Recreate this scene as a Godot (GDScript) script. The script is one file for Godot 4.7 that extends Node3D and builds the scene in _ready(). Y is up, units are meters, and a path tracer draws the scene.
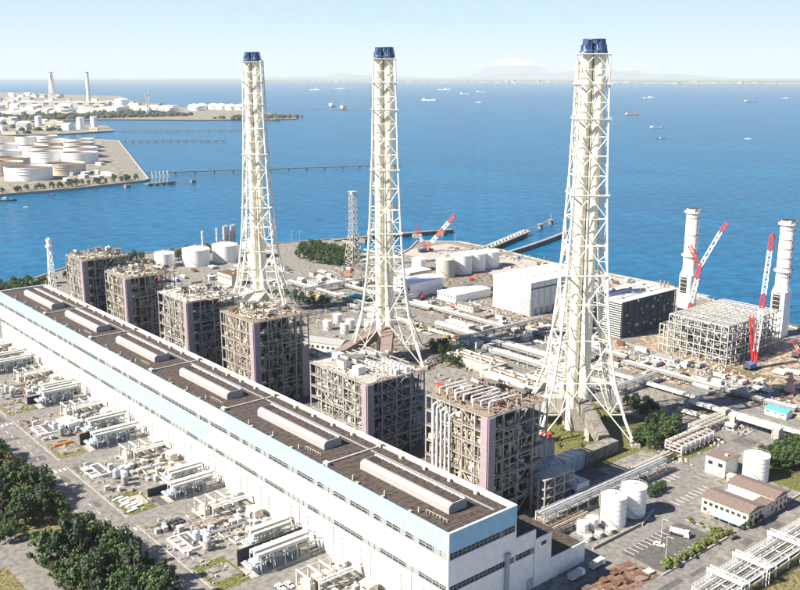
extends Node3D
# world: x runs along the turbine hall (towards its near end), z from the boilers towards the yard, y up, metres
const CAM := Vector3(0, 177, 0)
const TR := Vector2(0.645923, -0.763403)   # the chimney towers' side axis on the ground (x, z)
const TF := Vector2(-0.763403, -0.645923)  # their front-to-back axis
const ORD := ["nearest", "second", "third", "fourth", "fifth", "farthest"]
var M := {}
var R := RandomNumberGenerator.new()
var taken := {}
var BOX := BoxMesh.new()
var C6: CylinderMesh
var C12: CylinderMesh
var C24: CylinderMesh
var C48: CylinderMesh
var SPH: SphereMesh

func _ready():
	R.seed = 77
	view_and_light()
	meshes_and_materials()
	setting()
	turbine_hall()
	for i in 6: boiler(i)
	for i in 3: chimney(i)
	duct_works()
	yards()
	near_right()
	middle_ground()
	construction()
	coast()
	far_things()
	trees()
	ships()
	loose_clutter()
	sort_out_labels()

func view_and_light():
	var cam := Camera3D.new()
	cam.name = "camera"
	add_child(cam)
	cam.position = CAM
	var p := deg_to_rad(13.378)
	cam.look_at(CAM + Vector3(TF.x * cos(p), -sin(p), TF.y * cos(p)), Vector3.UP)
	cam.fov = 35.57
	cam.near = 1.0
	cam.far = 200000.0
	cam.current = true
	var env := Environment.new()
	env.background_mode = Environment.BG_SKY
	var sk := Sky.new()
	var pm := ProceduralSkyMaterial.new()
	pm.sky_top_color = Color(0.055, 0.16, 0.36)
	pm.sky_horizon_color = Color(0.455, 0.575, 0.665)
	pm.sky_curve = 0.25
	pm.ground_bottom_color = Color(0.10, 0.22, 0.34)
	pm.ground_horizon_color = Color(0.60, 0.70, 0.78)
	pm.sun_angle_max = 0.0
	sk.sky_material = pm
	env.sky = sk
	env.ambient_light_source = Environment.AMBIENT_SOURCE_SKY
	env.tonemap_mode = Environment.TONE_MAPPER_LINEAR
	env.tonemap_exposure = 3.0
	env.fog_enabled = true
	env.fog_density = 0.00003
	env.fog_light_color = Color(0.90, 0.96, 1.0)
	env.sdfgi_enabled = true
	env.ssao_enabled = true
	env.ssil_enabled = true
	var we := WorldEnvironment.new()
	we.name = "world_environment"
	we.environment = env
	add_child(we)
	var sun := DirectionalLight3D.new()
	sun.name = "sun"
	add_child(sun)
	var e := deg_to_rad(40.0)
	sun.look_at_from_position(Vector3.ZERO, Vector3(0.29 * cos(e), -sin(e), -0.957 * cos(e)), Vector3.UP)
	sun.light_energy = 1.6
	sun.light_color = Color(1.0, 0.955, 0.88)
	sun.light_angular_distance = 0.5
	sun.shadow_enabled = true
	sun.directional_shadow_max_distance = 3000.0

# ---------------------------------------------------------------- materials
func cylinder(n: int) -> CylinderMesh:
	var c := CylinderMesh.new()
	c.top_radius = 0.5
	c.bottom_radius = 0.5
	c.height = 1.0
	c.radial_segments = n
	c.rings = 1
	return c

func grain(sd: int, freq: float, lo: float, hi: float, fine: float, spots := 0.0, warm := Color.WHITE) -> ImageTexture:
	# tileable tone variation: broad blotches, fine grain and a few darker stains
	var a := FastNoiseLite.new()
	a.seed = sd
	a.noise_type = FastNoiseLite.TYPE_SIMPLEX_SMOOTH
	a.frequency = freq
	a.fractal_octaves = 5
	var b := FastNoiseLite.new()
	b.seed = sd + 5
	b.noise_type = FastNoiseLite.TYPE_VALUE
	b.frequency = 0.35
	b.fractal_octaves = 2
	var n := 512
	var ia := a.get_seamless_image(n, n)
	var ib := b.get_seamless_image(n, n)
	var out := Image.create(n, n, false, Image.FORMAT_RGB8)
	for y in n:
		for x in n:
			var u := ia.get_pixel(x, y).r
			var v := ib.get_pixel(x, y).r
			var t := lerpf(lo, hi, clampf((u - 0.25) * 2.0, 0.0, 1.0)) * (1.0 + (v - 0.5) * fine)
			if spots > 0.0 and u < 0.36 and v < 0.5: t *= 1.0 - spots
			var k := clampf((0.62 - u) * 2.0, 0.0, 1.0)
			out.set_pixel(x, y, Color(t * lerpf(1.0, warm.r, k), t * lerpf(1.0, warm.g, k), t * lerpf(1.0, warm.b, k)))
	return ImageTexture.create_from_image(out)

func mat(key: String, c: Color, rough := 0.85, tex: Texture2D = null, size := 20.0, metal := 0.0) -> StandardMaterial3D:
	var m := StandardMaterial3D.new()
	m.resource_name = key
	m.albedo_color = c.linear_to_srgb()
	m.roughness = rough
	m.metallic = metal
	if tex:
		m.albedo_texture = tex
		m.uv1_triplanar = true
		m.uv1_world_triplanar = true
		m.uv1_scale = Vector3.ONE / size
	M[key] = m
	return m

func meshes_and_materials():
	C6 = cylinder(6)
	C12 = cylinder(12)
	C24 = cylinder(24)
	C48 = cylinder(48)
	SPH = SphereMesh.new()
	SPH.radius = 0.5
	SPH.height = 1.0
	SPH.radial_segments = 16
	SPH.rings = 8
	var tg := grain(11, 0.022, 0.80, 1.0, 0.26, 0.14)
	var tc := grain(23, 0.028, 0.86, 1.0, 0.14, 0.08)
	var tr := grain(37, 0.026, 0.74, 1.0, 0.34, 0.2, Color(1.0, 0.90, 0.80))
	var td := grain(41, 0.026, 0.66, 1.0, 0.45, 0.3, Color(1.0, 0.92, 0.80))
	var ts := grain(67, 0.022, 0.90, 1.0, 0.06, 0.06, Color(1.0, 0.95, 0.86))
	var tw := grain(53, 0.030, 0.95, 1.0, 0.04)
	mat("asphalt", Color(0.178, 0.172, 0.165), 0.92, tc, 46.0)
	mat("asphalt_dark", Color(0.092, 0.09, 0.088), 0.92, tc, 38.0)
	mat("concrete", Color(0.215, 0.205, 0.19), 0.92, tg, 52.0)
	mat("concrete_pale", Color(0.37, 0.35, 0.32), 0.9, tc, 30.0)
	mat("dirt", Color(0.225, 0.205, 0.178), 0.97, td, 60.0)
	mat("sand", Color(0.32, 0.28, 0.23), 0.97, tr, 70.0)
	mat("gravel", Color(0.285, 0.285, 0.28), 0.95, td, 22.0)
	mat("grass_dry", Color(0.185, 0.168, 0.075), 0.97, td, 24.0)
	mat("grass_green", Color(0.135, 0.150, 0.040), 0.97, td, 18.0)
	mat("rust_ground", Color(0.19, 0.125, 0.095), 0.95, tr, 30.0)
	mat("roof_felt", Color(0.064, 0.051, 0.046), 0.95, tr, 34.0)
	mat("roof_seam", Color(0.12, 0.10, 0.088), 0.95)
	mat("roof_patch", Color(0.055, 0.046, 0.042), 0.95)
	mat("wall_white", Color(0.80, 0.80, 0.79), 0.6, tw, 60.0)
	mat("wall_blue", Color(0.265, 0.51, 0.685), 0.55, tw, 60.0)
	mat("wall_grey", Color(0.50, 0.51, 0.52), 0.7, tc, 30.0)
	mat("vent_grey", Color(0.29, 0.29, 0.30), 0.7, tw, 20.0)
	mat("wall_cream", Color(0.66, 0.58, 0.47), 0.8, tc, 24.0)
	mat("paint_white", Color(0.80, 0.80, 0.78), 0.5, tw, 26.0)
	mat("paint_cream", Color(0.76, 0.755, 0.67), 0.5, tw, 40.0)
	mat("paint_flue", Color(0.79, 0.775, 0.685), 0.5, ts, 30.0)
	mat("paint_bluecap", Color(0.018, 0.060, 0.165), 0.45, tc, 12.0)
	mat("paint_mauve", Color(0.285, 0.235, 0.275), 0.6, tw, 30.0)
	mat("steel_pale", Color(0.50, 0.485, 0.445), 0.6, tc, 18.0)
	mat("scaffold", Color(0.42, 0.425, 0.42), 0.6, tc, 14.0)
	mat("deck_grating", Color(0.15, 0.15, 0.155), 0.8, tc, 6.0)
	mat("frame_grey", Color(0.36, 0.345, 0.335), 0.6, tc, 14.0)
	mat("far_city", Color(0.25, 0.245, 0.25), 0.9)
	mat("steel_grey", Color(0.30, 0.31, 0.32), 0.6, tc, 14.0)
	mat("steel_bluegrey", Color(0.36, 0.43, 0.50), 0.6, tc, 14.0)
	mat("steel_dark", Color(0.060, 0.066, 0.078), 0.7, tc, 14.0)
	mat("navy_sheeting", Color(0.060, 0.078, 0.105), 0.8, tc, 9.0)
	mat("pipe_cream", Color(0.52, 0.465, 0.38), 0.6, tc, 9.0)
	mat("pipe_white", Color(0.74, 0.73, 0.70), 0.5, tc, 16.0)
	mat("duct_grey", Color(0.50, 0.50, 0.485), 0.6, tc, 16.0)
	mat("rust", Color(0.165, 0.085, 0.055), 0.95, tr, 8.0)
	mat("roof_deck", Color(0.30, 0.25, 0.19), 0.9, tr, 9.0)
	mat("brown_roof", Color(0.175, 0.135, 0.120), 0.9, tc, 16.0)
	mat("brown_duct", Color(0.22, 0.165, 0.15), 0.85, tc, 16.0)
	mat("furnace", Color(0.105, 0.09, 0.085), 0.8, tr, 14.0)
	mat("glass_dark", Color(0.020, 0.026, 0.034), 0.12)
	mat("glass_blind", Color(0.24, 0.26, 0.27), 0.3)
	mat("opening", Color(0.018, 0.018, 0.02), 0.9)
	mat("red", Color(0.52, 0.035, 0.035), 0.5)
	mat("pink", Color(0.60, 0.36, 0.30), 0.7)
	mat("orange", Color(0.55, 0.16, 0.03), 0.5)
	mat("yellow", Color(0.60, 0.40, 0.04), 0.5)
	mat("blue", Color(0.04, 0.14, 0.42), 0.5)
	mat("teal", Color(0.07, 0.42, 0.38), 0.6)
	mat("green", Color(0.05, 0.20, 0.10), 0.6)
	mat("rubber", Color(0.02, 0.02, 0.02), 0.9)
	mat("firewall", Color(0.045, 0.046, 0.05), 0.85, tc, 12.0)
	mat("line_paint", Color(0.78, 0.78, 0.76), 0.8)
	mat("bark", Color(0.085, 0.062, 0.045), 0.95)
	mat("rock", Color(0.20, 0.19, 0.175), 0.95, td, 16.0)
	mat("hull_dark", Color(0.03, 0.035, 0.045), 0.5)
	mat("hull_red", Color(0.30, 0.06, 0.05), 0.6)
	mat("far_wood", Color(0.050, 0.070, 0.040), 0.95, td, 120.0)
	mat("far_ground", Color(0.24, 0.235, 0.21), 0.95, tr, 260.0)
	mat("hill", Color(0.07, 0.085, 0.075), 0.95)
	var w := mat("water", Color(0.002, 0.106, 0.242), 0.25)
	w.metallic_specular = 0.12
	var wn := FastNoiseLite.new()
	wn.seed = 5
	wn.frequency = 0.02
	wn.fractal_octaves = 4
	var wi := wn.get_seamless_image(512, 512)
	wi.bump_map_to_normal_map(6.0)
	w.normal_enabled = true
	w.normal_texture = ImageTexture.create_from_image(wi)
	w.normal_scale = 0.6
	w.albedo_texture = grain(61, 0.006, 0.86, 1.0, 0.10)
	w.uv1_triplanar = true
	w.uv1_world_triplanar = true
	w.uv1_scale = Vector3.ONE / 90.0
	M.paint_flue.uv1_scale = Vector3(1 / 9.0, 1 / 70.0, 1 / 9.0)   # weather streaks run down the flues
	w.detail_enabled = true
	w.detail_blend_mode = BaseMaterial3D.BLEND_MODE_MUL
	w.detail_uv_layer = BaseMaterial3D.DETAIL_UV_2
	w.detail_albedo = grain(83, 0.012, 0.93, 1.0, 0.0)
	w.uv2_triplanar = true
	w.uv2_world_triplanar = true
	w.uv2_scale = Vector3(1 / 2600.0, 1 / 1500.0, 1 / 1100.0)
	for k in ["leaf_a", "leaf_b", "leaf_c", "leaf_d"]:
		var l := mat(k, Color.WHITE, 0.75)
		l.vertex_color_use_as_albedo = true
		l.backlight_enabled = true
		l.backlight = Color(0.06, 0.08, 0.02)

# ---------------------------------------------------------------- helpers
func numbered(n: String) -> String:
	var k: int = taken.get(n, 0)
	taken[n] = k + 1
	return n if k == 0 else "%s_%03d" % [n, k]

func thing(n: String, label: String, category: String, at := Vector3.ZERO, turn := 0.0, group := "") -> Node3D:
	var o := Node3D.new()
	o.name = numbered(n)
	add_child(o)
	o.position = at
	o.rotation.y = turn
	o.set_meta("label", label)
	o.set_meta("category", category)
	if group != "": o.set_meta("group", group)
	return o

func copy_of(src: Node3D, n: String, label: String, at: Vector3, turn := 0.0, group := "") -> Node3D:
	var o: Node3D = src.duplicate()
	o.name = numbered(n)
	add_child(o)
	o.position = at
	o.rotation.y = turn
	o.set_meta("label", label)
	if group != "": o.set_meta("group", group)
	return o

func mi(p: Node3D, n: String, mesh: Mesh, m: Material, t := Transform3D.IDENTITY) -> MeshInstance3D:
	var o := MeshInstance3D.new()
	o.name = n
	o.mesh = mesh
	o.material_override = m
	o.transform = t
	if p == self: o.name = numbered(n)
	p.add_child(o, true)
	return o

func ground_piece(n: String, mesh: Mesh, m: Material, t := Transform3D.IDENTITY) -> MeshInstance3D:
	var o := mi(self, n, mesh, m, t)
	o.set_meta("kind", "structure")
	return o

func stuff(o: Node) -> Node:
	o.set_meta("kind", "stuff")
	return o

func xb(c: Vector3, s: Vector3, ry := 0.0) -> Transform3D:
	return Transform3D(Basis(Vector3.UP, ry) * Basis.from_scale(s), c)

func bx(p: Node3D, n: String, c: Vector3, s: Vector3, m: Material, ry := 0.0) -> MeshInstance3D:
	return mi(p, n, BOX, m, xb(c, s, ry))

func xt(a: Vector3, b: Vector3, r: float) -> Transform3D:
	var d := b - a
	var y := d.normalized()
	var x := y.cross(Vector3.FORWARD if absf(y.z) < 0.9 else Vector3.RIGHT).normalized()
	var z := x.cross(y).normalized()
	return Transform3D(Basis(x * 2.0 * r, d, z * 2.0 * r), (a + b) * 0.5)

func tube(p: Node3D, n: String, a: Vector3, b: Vector3, r: float, m: Material, mesh: Mesh = null) -> MeshInstance3D:
	return mi(p, n, mesh if mesh else C6, m, xt(a, b, r))

func cyl(p: Node3D, n: String, base: Vector3, r: float, h: float, m: Material, mesh: Mesh = null) -> MeshInstance3D:
	return mi(p, n, mesh if mesh else C24, m, xb(base + Vector3(0, h * 0.5, 0), Vector3(2 * r, h, 2 * r)))

func open_st() -> SurfaceTool:
	var st := SurfaceTool.new()
	st.begin(Mesh.PRIMITIVE_TRIANGLES)
	return st

func jb(st: SurfaceTool, c: Vector3, s: Vector3, ry := 0.0):
	st.append_from(BOX, 0, xb(c, s, ry))

func jt(st: SurfaceTool, a: Vector3, b: Vector3, r: float, mesh: Mesh = null):
	st.append_from(mesh if mesh else C6, 0, xt(a, b, r))

func prism(pts: PackedVector2Array, a: Vector3, ux: Vector3, uy: Vector3, depth: Vector3) -> ArrayMesh:
	# a flat polygon with points a + ux*x + uy*y, pushed along depth into a solid with hard edges
	var st := open_st()
	st.set_smooth_group(-1)
	var tri := Geometry2D.triangulate_polygon(pts)
	var P := []
	for q in pts: P.append(a + ux * q.x + uy * q.y)
	var flip: bool = (ux.cross(uy)).dot(depth) > 0.0
	if Geometry2D.is_polygon_clockwise(pts) : pass
	for k in range(0, tri.size(), 3):
		var i0: Vector3 = P[tri[k]]
		var i1: Vector3 = P[tri[k + 1]]
		var i2: Vector3 = P[tri[k + 2]]
		face(st, [i0, i1, i2], -depth)
		face(st, [i0 + depth, i1 + depth, i2 + depth], depth)
	var mid := Vector3.ZERO
	for q in P: mid += q
	mid /= P.size()
	var cw := Geometry2D.is_polygon_clockwise(pts)
	for k in P.size():
		var s0: Vector3 = P[k]
		var s1: Vector3 = P[(k + 1) % P.size()]
		var n := (s1 - s0).cross(depth)
		# outward by winding
		var out := n if (flip != cw) else -n
		face(st, [s0, s1, s1 + depth], out)
		face(st, [s0, s1 + depth, s0 + depth], out)
	st.generate_normals()
	return st.commit()

func face(st: SurfaceTool, t: Array, out: Vector3):
	# front faces run clockwise seen from outside
	var n: Vector3 = (t[1] - t[0]).cross(t[2] - t[0])
	var o := [0, 1, 2] if n.dot(out) < 0.0 else [0, 2, 1]
	for i in o: st.add_vertex(t[i])

func sheet(pts: PackedVector2Array, y: float) -> ArrayMesh:
	var st := open_st()
	st.set_smooth_group(-1)
	var tri := Geometry2D.triangulate_polygon(pts)
	for k in range(0, tri.size(), 3):
		var t := []
		for j in 3:
			var q := pts[tri[k + j]]
			t.append(Vector3(q.x, y, q.y))
		face(st, t, Vector3.UP)
	st.generate_normals()
	return st.commit()

func rect(x0: float, x1: float, z0: float, z1: float) -> PackedVector2Array:
	return PackedVector2Array([Vector2(x0, z0), Vector2(x1, z0), Vector2(x1, z1), Vector2(x0, z1)])

func pad(n: String, x0: float, x1: float, z0: float, z1: float, y: float, m: String) -> MeshInstance3D:
	return ground_piece(n, sheet(rect(x0, x1, z0, z1), y), M[m])

func lathe(prof: PackedVector2Array, n := 24) -> ArrayMesh:
	# profile points (radius, height), bottom to top
	var st := open_st()
	for k in prof.size() - 1:
		st.set_smooth_group(-1 if absf(prof[k].x - prof[k + 1].x) > 0.4 * absf(prof[k].y - prof[k + 1].y) + 0.01 else k + 1)
		for i in n:
			var a := TAU * i / n
			var b := TAU * (i + 1) / n
			var p0 := Vector3(cos(a) * prof[k].x, prof[k].y, sin(a) * prof[k].x)
			var p1 := Vector3(cos(b) * prof[k].x, prof[k].y, sin(b) * prof[k].x)
			var p2 := Vector3(cos(b) * prof[k + 1].x, prof[k + 1].y, sin(b) * prof[k + 1].x)
			var p3 := Vector3(cos(a) * prof[k + 1].x, prof[k + 1].y, sin(a) * prof[k + 1].x)
			var dr := prof[k + 1].y - prof[k].y
			var dy := -(prof[k + 1].x - prof[k].x)
			var mid := (a + b) * 0.5
			var out := Vector3(cos(mid) * dr, dy, sin(mid) * dr)
			if prof[k].x > 0.001: face(st, [p0, p1, p2], out)
			if prof[k + 1].x > 0.001: face(st, [p0, p2, p3], out)
	st.generate_normals()
	return st.commit()

# ---------------------------------------------------------------- setting
func setting():
	# sea, land, roads
	ground_piece("sea", sheet(rect(-90000, 60000, -90000, 60000), -3.0), M.water)
	var land := PackedVector2Array([Vector2(900, -520), Vector2(-200, -600), Vector2(-300, -630), Vector2(-336, -640), Vector2(-418, -672), Vector2(-447, -681), Vector2(-583, -681), Vector2(-656, -692), Vector2(-718, -693), Vector2(-752, -662), Vector2(-722, -625), Vector2(-700, -590), Vector2(-735, -566), Vector2(-792, -602), Vector2(-822, -596), Vector2(-832, -560), Vector2(-840, -530), Vector2(-868, -495), Vector2(-880, -464), Vector2(-876, -392), Vector2(-858, -310), Vector2(-822, -262), Vector2(-812, -230), Vector2(-812, 400), Vector2(900, 400)])
	ground_piece("ground", sheet(land, 0.0), M.concrete)
	# sea wall round the land
	var st := open_st()
	for k in range(1, 23):
		var a := land[k]
		var b := land[k + 1]
		var d := b - a
		st.append_from(BOX, 0, xb(Vector3((a.x + b.x) / 2, -2.2, (a.y + b.y) / 2), Vector3(d.length() + 1.2, 6.4, 1.6), -atan2(d.y, d.x)))
	ground_piece("sea_wall", st.commit(), M.concrete_pale)
	var y := 0.02
	# road along the yard, cross roads between the unit bays
	pad("road", -812, -150, -138, -125, y, "asphalt")
	for k in 6: pad("road", -192 - 75.4 * k - 66.0 - 4.5, -192 - 75.4 * k - 66.0 + 4.5, -184, -138, y, "asphalt")
	pad("road", -186, -176, -270, -138, y, "asphalt")
	pad("road", -222, -211, -440, -232, y, "asphalt")
	pad("road", -168.5, -157, -560, -138, y, "asphalt")
	pad("road", -720, -211, -413, -403, y, "asphalt")
	pad("road", -720, -150, -457, -447, y, "asphalt")
	pad("road", -345, -330, -125, -40, y, "asphalt")
	pad("road", -445, -262, -98, -90, y + 0.01, "asphalt")
	# areas
	pad("paving", -640, -236, -325, -246, 0.015, "asphalt_dark")
	pad("paving", -236, -186, -322, -246, 0.015, "asphalt")
	pad("construction_ground", -420, -168.5, -600, -457, 0.015, "sand")
	pad("construction_ground", -640, -420, -600, -480, 0.015, "dirt")
	pad("quay", -720, -400, -676, -600, 0.015, "concrete_pale")
	pad("lawn", -312, -243, -395, -325, 0.015, "grass_green")
	pad("lawn", -480, -400, -395, -325, 0.015, "dirt")
	pad("lawn", -640, -540, -395, -325, 0.015, "dirt")
	pad("lawn", -243, -222, -402, -362, 0.018, "grass_green")
	pad("lawn", -155, -60, -330, -268, 0.015, "grass_dry")
	pad("lawn", -198, -170, -420, -374, 0.015, "grass_green")
	pad("lawn", -332, -262, -88, -40, 0.015, "grass_dry")
	pad("lawn", -450, -262, -124.5, -98.5, 0.015, "grass_dry")
	for k in 40: pad("asphalt_patch", -150 - 16.0 * k - R.randf_range(0, 9), -150 - 16.0 * k + R.randf_range(0, 4), -132.0 - R.randf_range(-5, 3), -134.0 - R.randf_range(-1, 3), 0.024, "asphalt_dark" if k % 2 else "concrete")
	for k in 14: pad("asphalt_patch", -166.0 + R.randf_range(0, 3), -162.0 + R.randf_range(0, 4), -240.0 - 18.0 * k, -246.0 - 18.0 * k - R.randf_range(0, 8), 0.024, "asphalt_dark" if k % 3 else "concrete")
	pad("lawn", -700, -450, -124.5, -60, 0.015, "grass_dry")
	pad("car_park", -189, -169.5, -309, -270.5, 0.024, "asphalt_dark")
	pad("car_park", -219, -196, -352, -318, 0.024, "asphalt")
	pad("construction_ground", -184, -169.5, -268, -232, 0.024, "rust_ground")
	# patchwork of slabs, gravel and earth in the material yards
	var kinds := ["concrete", "concrete", "dirt", "asphalt", "asphalt", "gravel", "grass_dry", "concrete_pale"]
	for k in 70:
		var cx := R.randf_range(-700, -250)
		var cz := R.randf_range(-515, -400)
		if cz > -416: cz -= 20
		if absf(cz + 452) < 7: continue
		var w := R.randf_range(8, 46)
		var d := R.randf_range(4, 13)
		pad("yard_slab", cx - w / 2, cx + w / 2, cz - d / 2, cz + d / 2, 0.03 + 0.004 * k, kinds[R.randi() % 8])
	# painted bay lines in the car parks
	var lines := open_st()
	for k in 9:
		jb(lines, Vector3(-187.0 + 0.0, 0.032, -273.0 - k * 2.9), Vector3(4.6, 0.006, 0.22))
		if k < 8: jb(lines, Vector3(-172.8, 0.032, -276.0 - k * 3.0), Vector3(4.8, 0.006, 0.22))
	for k in 8:
		jb(lines, Vector3(-215.5, 0.032, -322.5 - k * 3.4), Vector3(4.6, 0.006, 0.24))
		jb(lines, Vector3(-199.5, 0.032, -322.5 - k * 3.4), Vector3(4.6, 0.006, 0.24))
	ground_piece("parking_lines", lines.commit(), M.line_paint)
	# crossings and edge lines on the yard road
	var z := open_st()
	for k in 5:
		for j in 5: jb(z, Vector3(-192 - 75.4 * k - 66.0 + 6.6 + 0.0, 0.03, -137.0 + 2.2 * j), Vector3(2.6, 0.006, 0.9))
	for k in 60: jb(z, Vector3(-170 - k * 9.0, 0.03, -131.5), Vector3(4.0, 0.006, 0.16))
	ground_piece("road_marking", z.commit(), M.line_paint)
	# kerbs
	var kb := open_st()
	for k in 7:
		var x1 := -262.5 - 75.4 * (k - 1)
		jb(kb, Vector3(x1 - 33.2, 0.07, -138.6), Vector3(66.4, 0.14, 0.5))
	jb(kb, Vector3(-480, 0.07, -124.6), Vector3(640, 0.14, 0.5))
	jb(kb, Vector3(-169.0, 0.3, -290.0), Vector3(0.7, 0.6, 44.0))
	jb(kb, Vector3(-169.3, 0.3, -352.0), Vector3(0.7, 0.6, 58.0))
	jb(kb, Vector3(-179.0, 0.08, -313.0), Vector3(19.0, 0.16, 0.5))
	jb(kb, Vector3(-156.6, 0.08, -330.0), Vector3(0.5, 0.16, 160.0))
	ground_piece("kerb", kb.commit(), M.concrete_pale)

# ---------------------------------------------------------------- turbine hall
func turbine_hall():
	var t := thing("turbine_hall", "long white turbine hall with pale blue bands and a dark brown flat roof", "power plant")
	var X0 := -641.0
	var X1 := -194.0
	var ZF := -184.5
	var ZB := -216.5
	var L := X1 - X0
	var cx := (X0 + X1) / 2
	# front wall, lowest tier
	bx(t, "wall", Vector3(cx, 6.85, ZF - 0.25), Vector3(L, 13.7, 0.5), M.wall_white)
	# middle and upper tiers: slanting joints between white and blue cladding
	var ux := Vector3.RIGHT
	var uy := Vector3.UP
	var back := Vector3(0, 0, -0.5)
	var o := Vector3(0, 0, ZF)
	var tier := func(y0: float, y1: float, xs: Array, colours: Array):
		for k in colours.size():
			var a: Vector2 = xs[k]      # x at y0, x at y1
			var b: Vector2 = xs[k + 1]
			mi(t, "wall_panel", prism(PackedVector2Array([Vector2(a.x, y0), Vector2(b.x, y0), Vector2(b.y, y1), Vector2(a.y, y1)]), o, ux, uy, back), M[colours[k]])
	var ja := func(y: float) -> float: return -482.5 - (y - 15.3) * 1.0
	var jc := func(y: float) -> float: return -353.9 + (y - 16.5) * 1.1
	tier.call(16.1, 25.4, [Vector2(X0, X0), Vector2(ja.call(16.1), ja.call(25.4)), Vector2(jc.call(16.1), jc.call(25.4)), Vector2(X1, X1)], ["wall_white", "wall_blue", "wall_white"])
	tier.call(27.9, 35.0, [Vector2(X0, X0), Vector2(ja.call(27.9), ja.call(35.0)), Vector2(jc.call(27.9), jc.call(35.0)), Vector2(X1, X1)], ["wall_blue", "wall_white", "wall_blue"])
	# window strips: recessed back wall, sills, panes, mullions
	var frame := open_st()
	for row in [[13.7, 16.1], [25.4, 27.9]]:
		var yc: float = (row[0] + row[1]) / 2
		var hh: float = row[1] - row[0]
		bx(t, "window_recess", Vector3(cx, yc, ZF - 0.85), Vector3(L - 0.6, hh, 0.3), M.steel_grey)
		jb(frame, Vector3(cx, row[0] + 0.06, ZF - 0.3), Vector3(L - 1.0, 0.14, 0.7))
		jb(frame, Vector3(cx, yc, ZF - 0.42), Vector3(L - 1.0, 0.22, 0.24))
		jb(frame, Vector3(cx, row[1] - 0.07, ZF - 0.3), Vector3(L - 1.0, 0.14, 0.7))
		var n := 130
		for k in n:
			var x := X0 + 1.0 + (L - 2.0) * (k + 0.5) / n
			jb(frame, Vector3(X0 + 1.0 + (L - 2.0) * k / n, yc, ZF - 0.4), Vector3(0.26, hh - 0.3, 0.3))
			var dark: bool = (k % 7 < 5) if row[0] < 20 else (k % 11 != 4)
			bx(t, "window", Vector3(x, yc, ZF - 0.6), Vector3((L - 2.0) / n - 0.24, hh - 0.3, 0.12), M.glass_dark if dark and R.randf() > 0.2 else M.glass_blind)
	# near end wall
	var zc := (ZF + ZB) / 2
	bx(t, "end_wall", Vector3(X1 - 0.25, 6.85, -205.3), Vector3(0.5, 13.7, 41.3), M.wall_white)
	bx(t, "end_wall", Vector3(X1 - 0.25, 20.75, -200.75), Vector3(0.5, 9.3, 31.5), M.wall_white)
	bx(t, "end_wall", Vector3(X1 - 0.25, 31.45, -200.75), Vector3(0.5, 7.1, 31.5), M.wall_blue)
	bx(t, "end_wall", Vector3(X1 - 0.25, 19.3, -221.6), Vector3(0.5, 6.4, 10.2), M.wall_white)
	bx(t, "end_wall", Vector3(X1 - 0.25, 9.3, -230.8), Vector3(0.5, 18.6, 9.0), M.wall_white)
	bx(t, "end_wall", Vector3(X1 - 0.25, 4.1, -245.0), Vector3(0.5, 8.2, 19.4), M.wall_white)
	for row in [[25.4, 27.9, -216.4], [13.7, 16.1, -226.0]]:
		var z1: float = row[2]
		var yc: float = (row[0] + row[1]) / 2
		var hh: float = row[1] - row[0]
		bx(t, "window_recess", Vector3(X1 - 0.85, yc, (ZF - 0.5 + z1) / 2), Vector3(0.3, hh, ZF - 0.5 - z1), M.wall_grey)
		var n := int((ZF - z1) / 1.9)
		jb(frame, Vector3(X1 - 0.42, yc, (ZF + z1) / 2), Vector3(0.24, 0.16, ZF - z1 - 1.0))
		for k in n:
			var w := (ZF - 0.6 - z1) / n
			jb(frame, Vector3(X1 - 0.4, yc, ZF - 0.6 - w * k), Vector3(0.3, hh - 0.1, 0.2))
			bx(t, "window", Vector3(X1 - 0.6, yc, ZF - 0.6 - w * (k + 0.5)), Vector3(0.12, hh - 0.2, w - 0.2), M.glass_dark if R.randf() > 0.25 else M.glass_blind)
	stuff(mi(t, "window_frame", frame.commit(), M.steel_grey))
	bx(t, "corner_post", Vector3(X1 - 0.25, 17.5, ZF - 0.25), Vector3(0.62, 35.0, 0.62), M.wall_white)
	# far end and rear walls, rear aisle behind the hall
	bx(t, "end_wall", Vector3(X0 + 0.25, 17.5, zc), Vector3(0.5, 34.9, 31.0), M.wall_white)
	bx(t, "rear_wall", Vector3(cx, 17.5, ZB + 0.25), Vector3(L - 0.1, 34.9, 0.5), M.wall_white)
	bx(t, "rear_aisle", Vector3(cx - 0.4, 10.6, -221.8), Vector3(L - 1.2, 21.2, 9.8), M.wall_white)
	bx(t, "rear_aisle_roof", Vector3(cx - 0.4, 21.3, -221.8), Vector3(L - 1.2, 0.2, 9.8), M.roof_felt)
	bx(t, "rear_aisle", Vector3(cx - 0.4, 8.8, -231.0), Vector3(L - 1.2, 17.6, 8.4), M.wall_white)
	bx(t, "rear_aisle_roof", Vector3(cx - 0.4, 17.7, -231.0), Vector3(L - 1.2, 0.2, 8.4), M.roof_felt)
	bx(t, "annex", Vector3(-209.7, 3.6, -245.0), Vector3(30.0, 7.2, 19.0), M.wall_white)
	bx(t, "annex_roof", Vector3(-209.7, 7.3, -245.0), Vector3(30.0, 0.2, 19.0), M.roof_felt)
	bx(t, "downpipe", Vector3(X1 + 0.55, 9.0, -211.6), Vector3(1.1, 18.0, 1.6), M.steel_bluegrey)
	bx(t, "downpipe_head", Vector3(X1 + 0.7, 18.3, -211.6), Vector3(1.4, 1.2, 2.2), M.steel_bluegrey)
	bx(t, "door", Vector3(X1 + 0.06, 2.2, -224.2), Vector3(0.16, 4.4, 3.4), M.wall_grey)
	bx(t, "louvre", Vector3(X1 + 0.06, 16.0, -231.0), Vector3(0.16, 1.4, 2.6), M.steel_dark)
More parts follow.
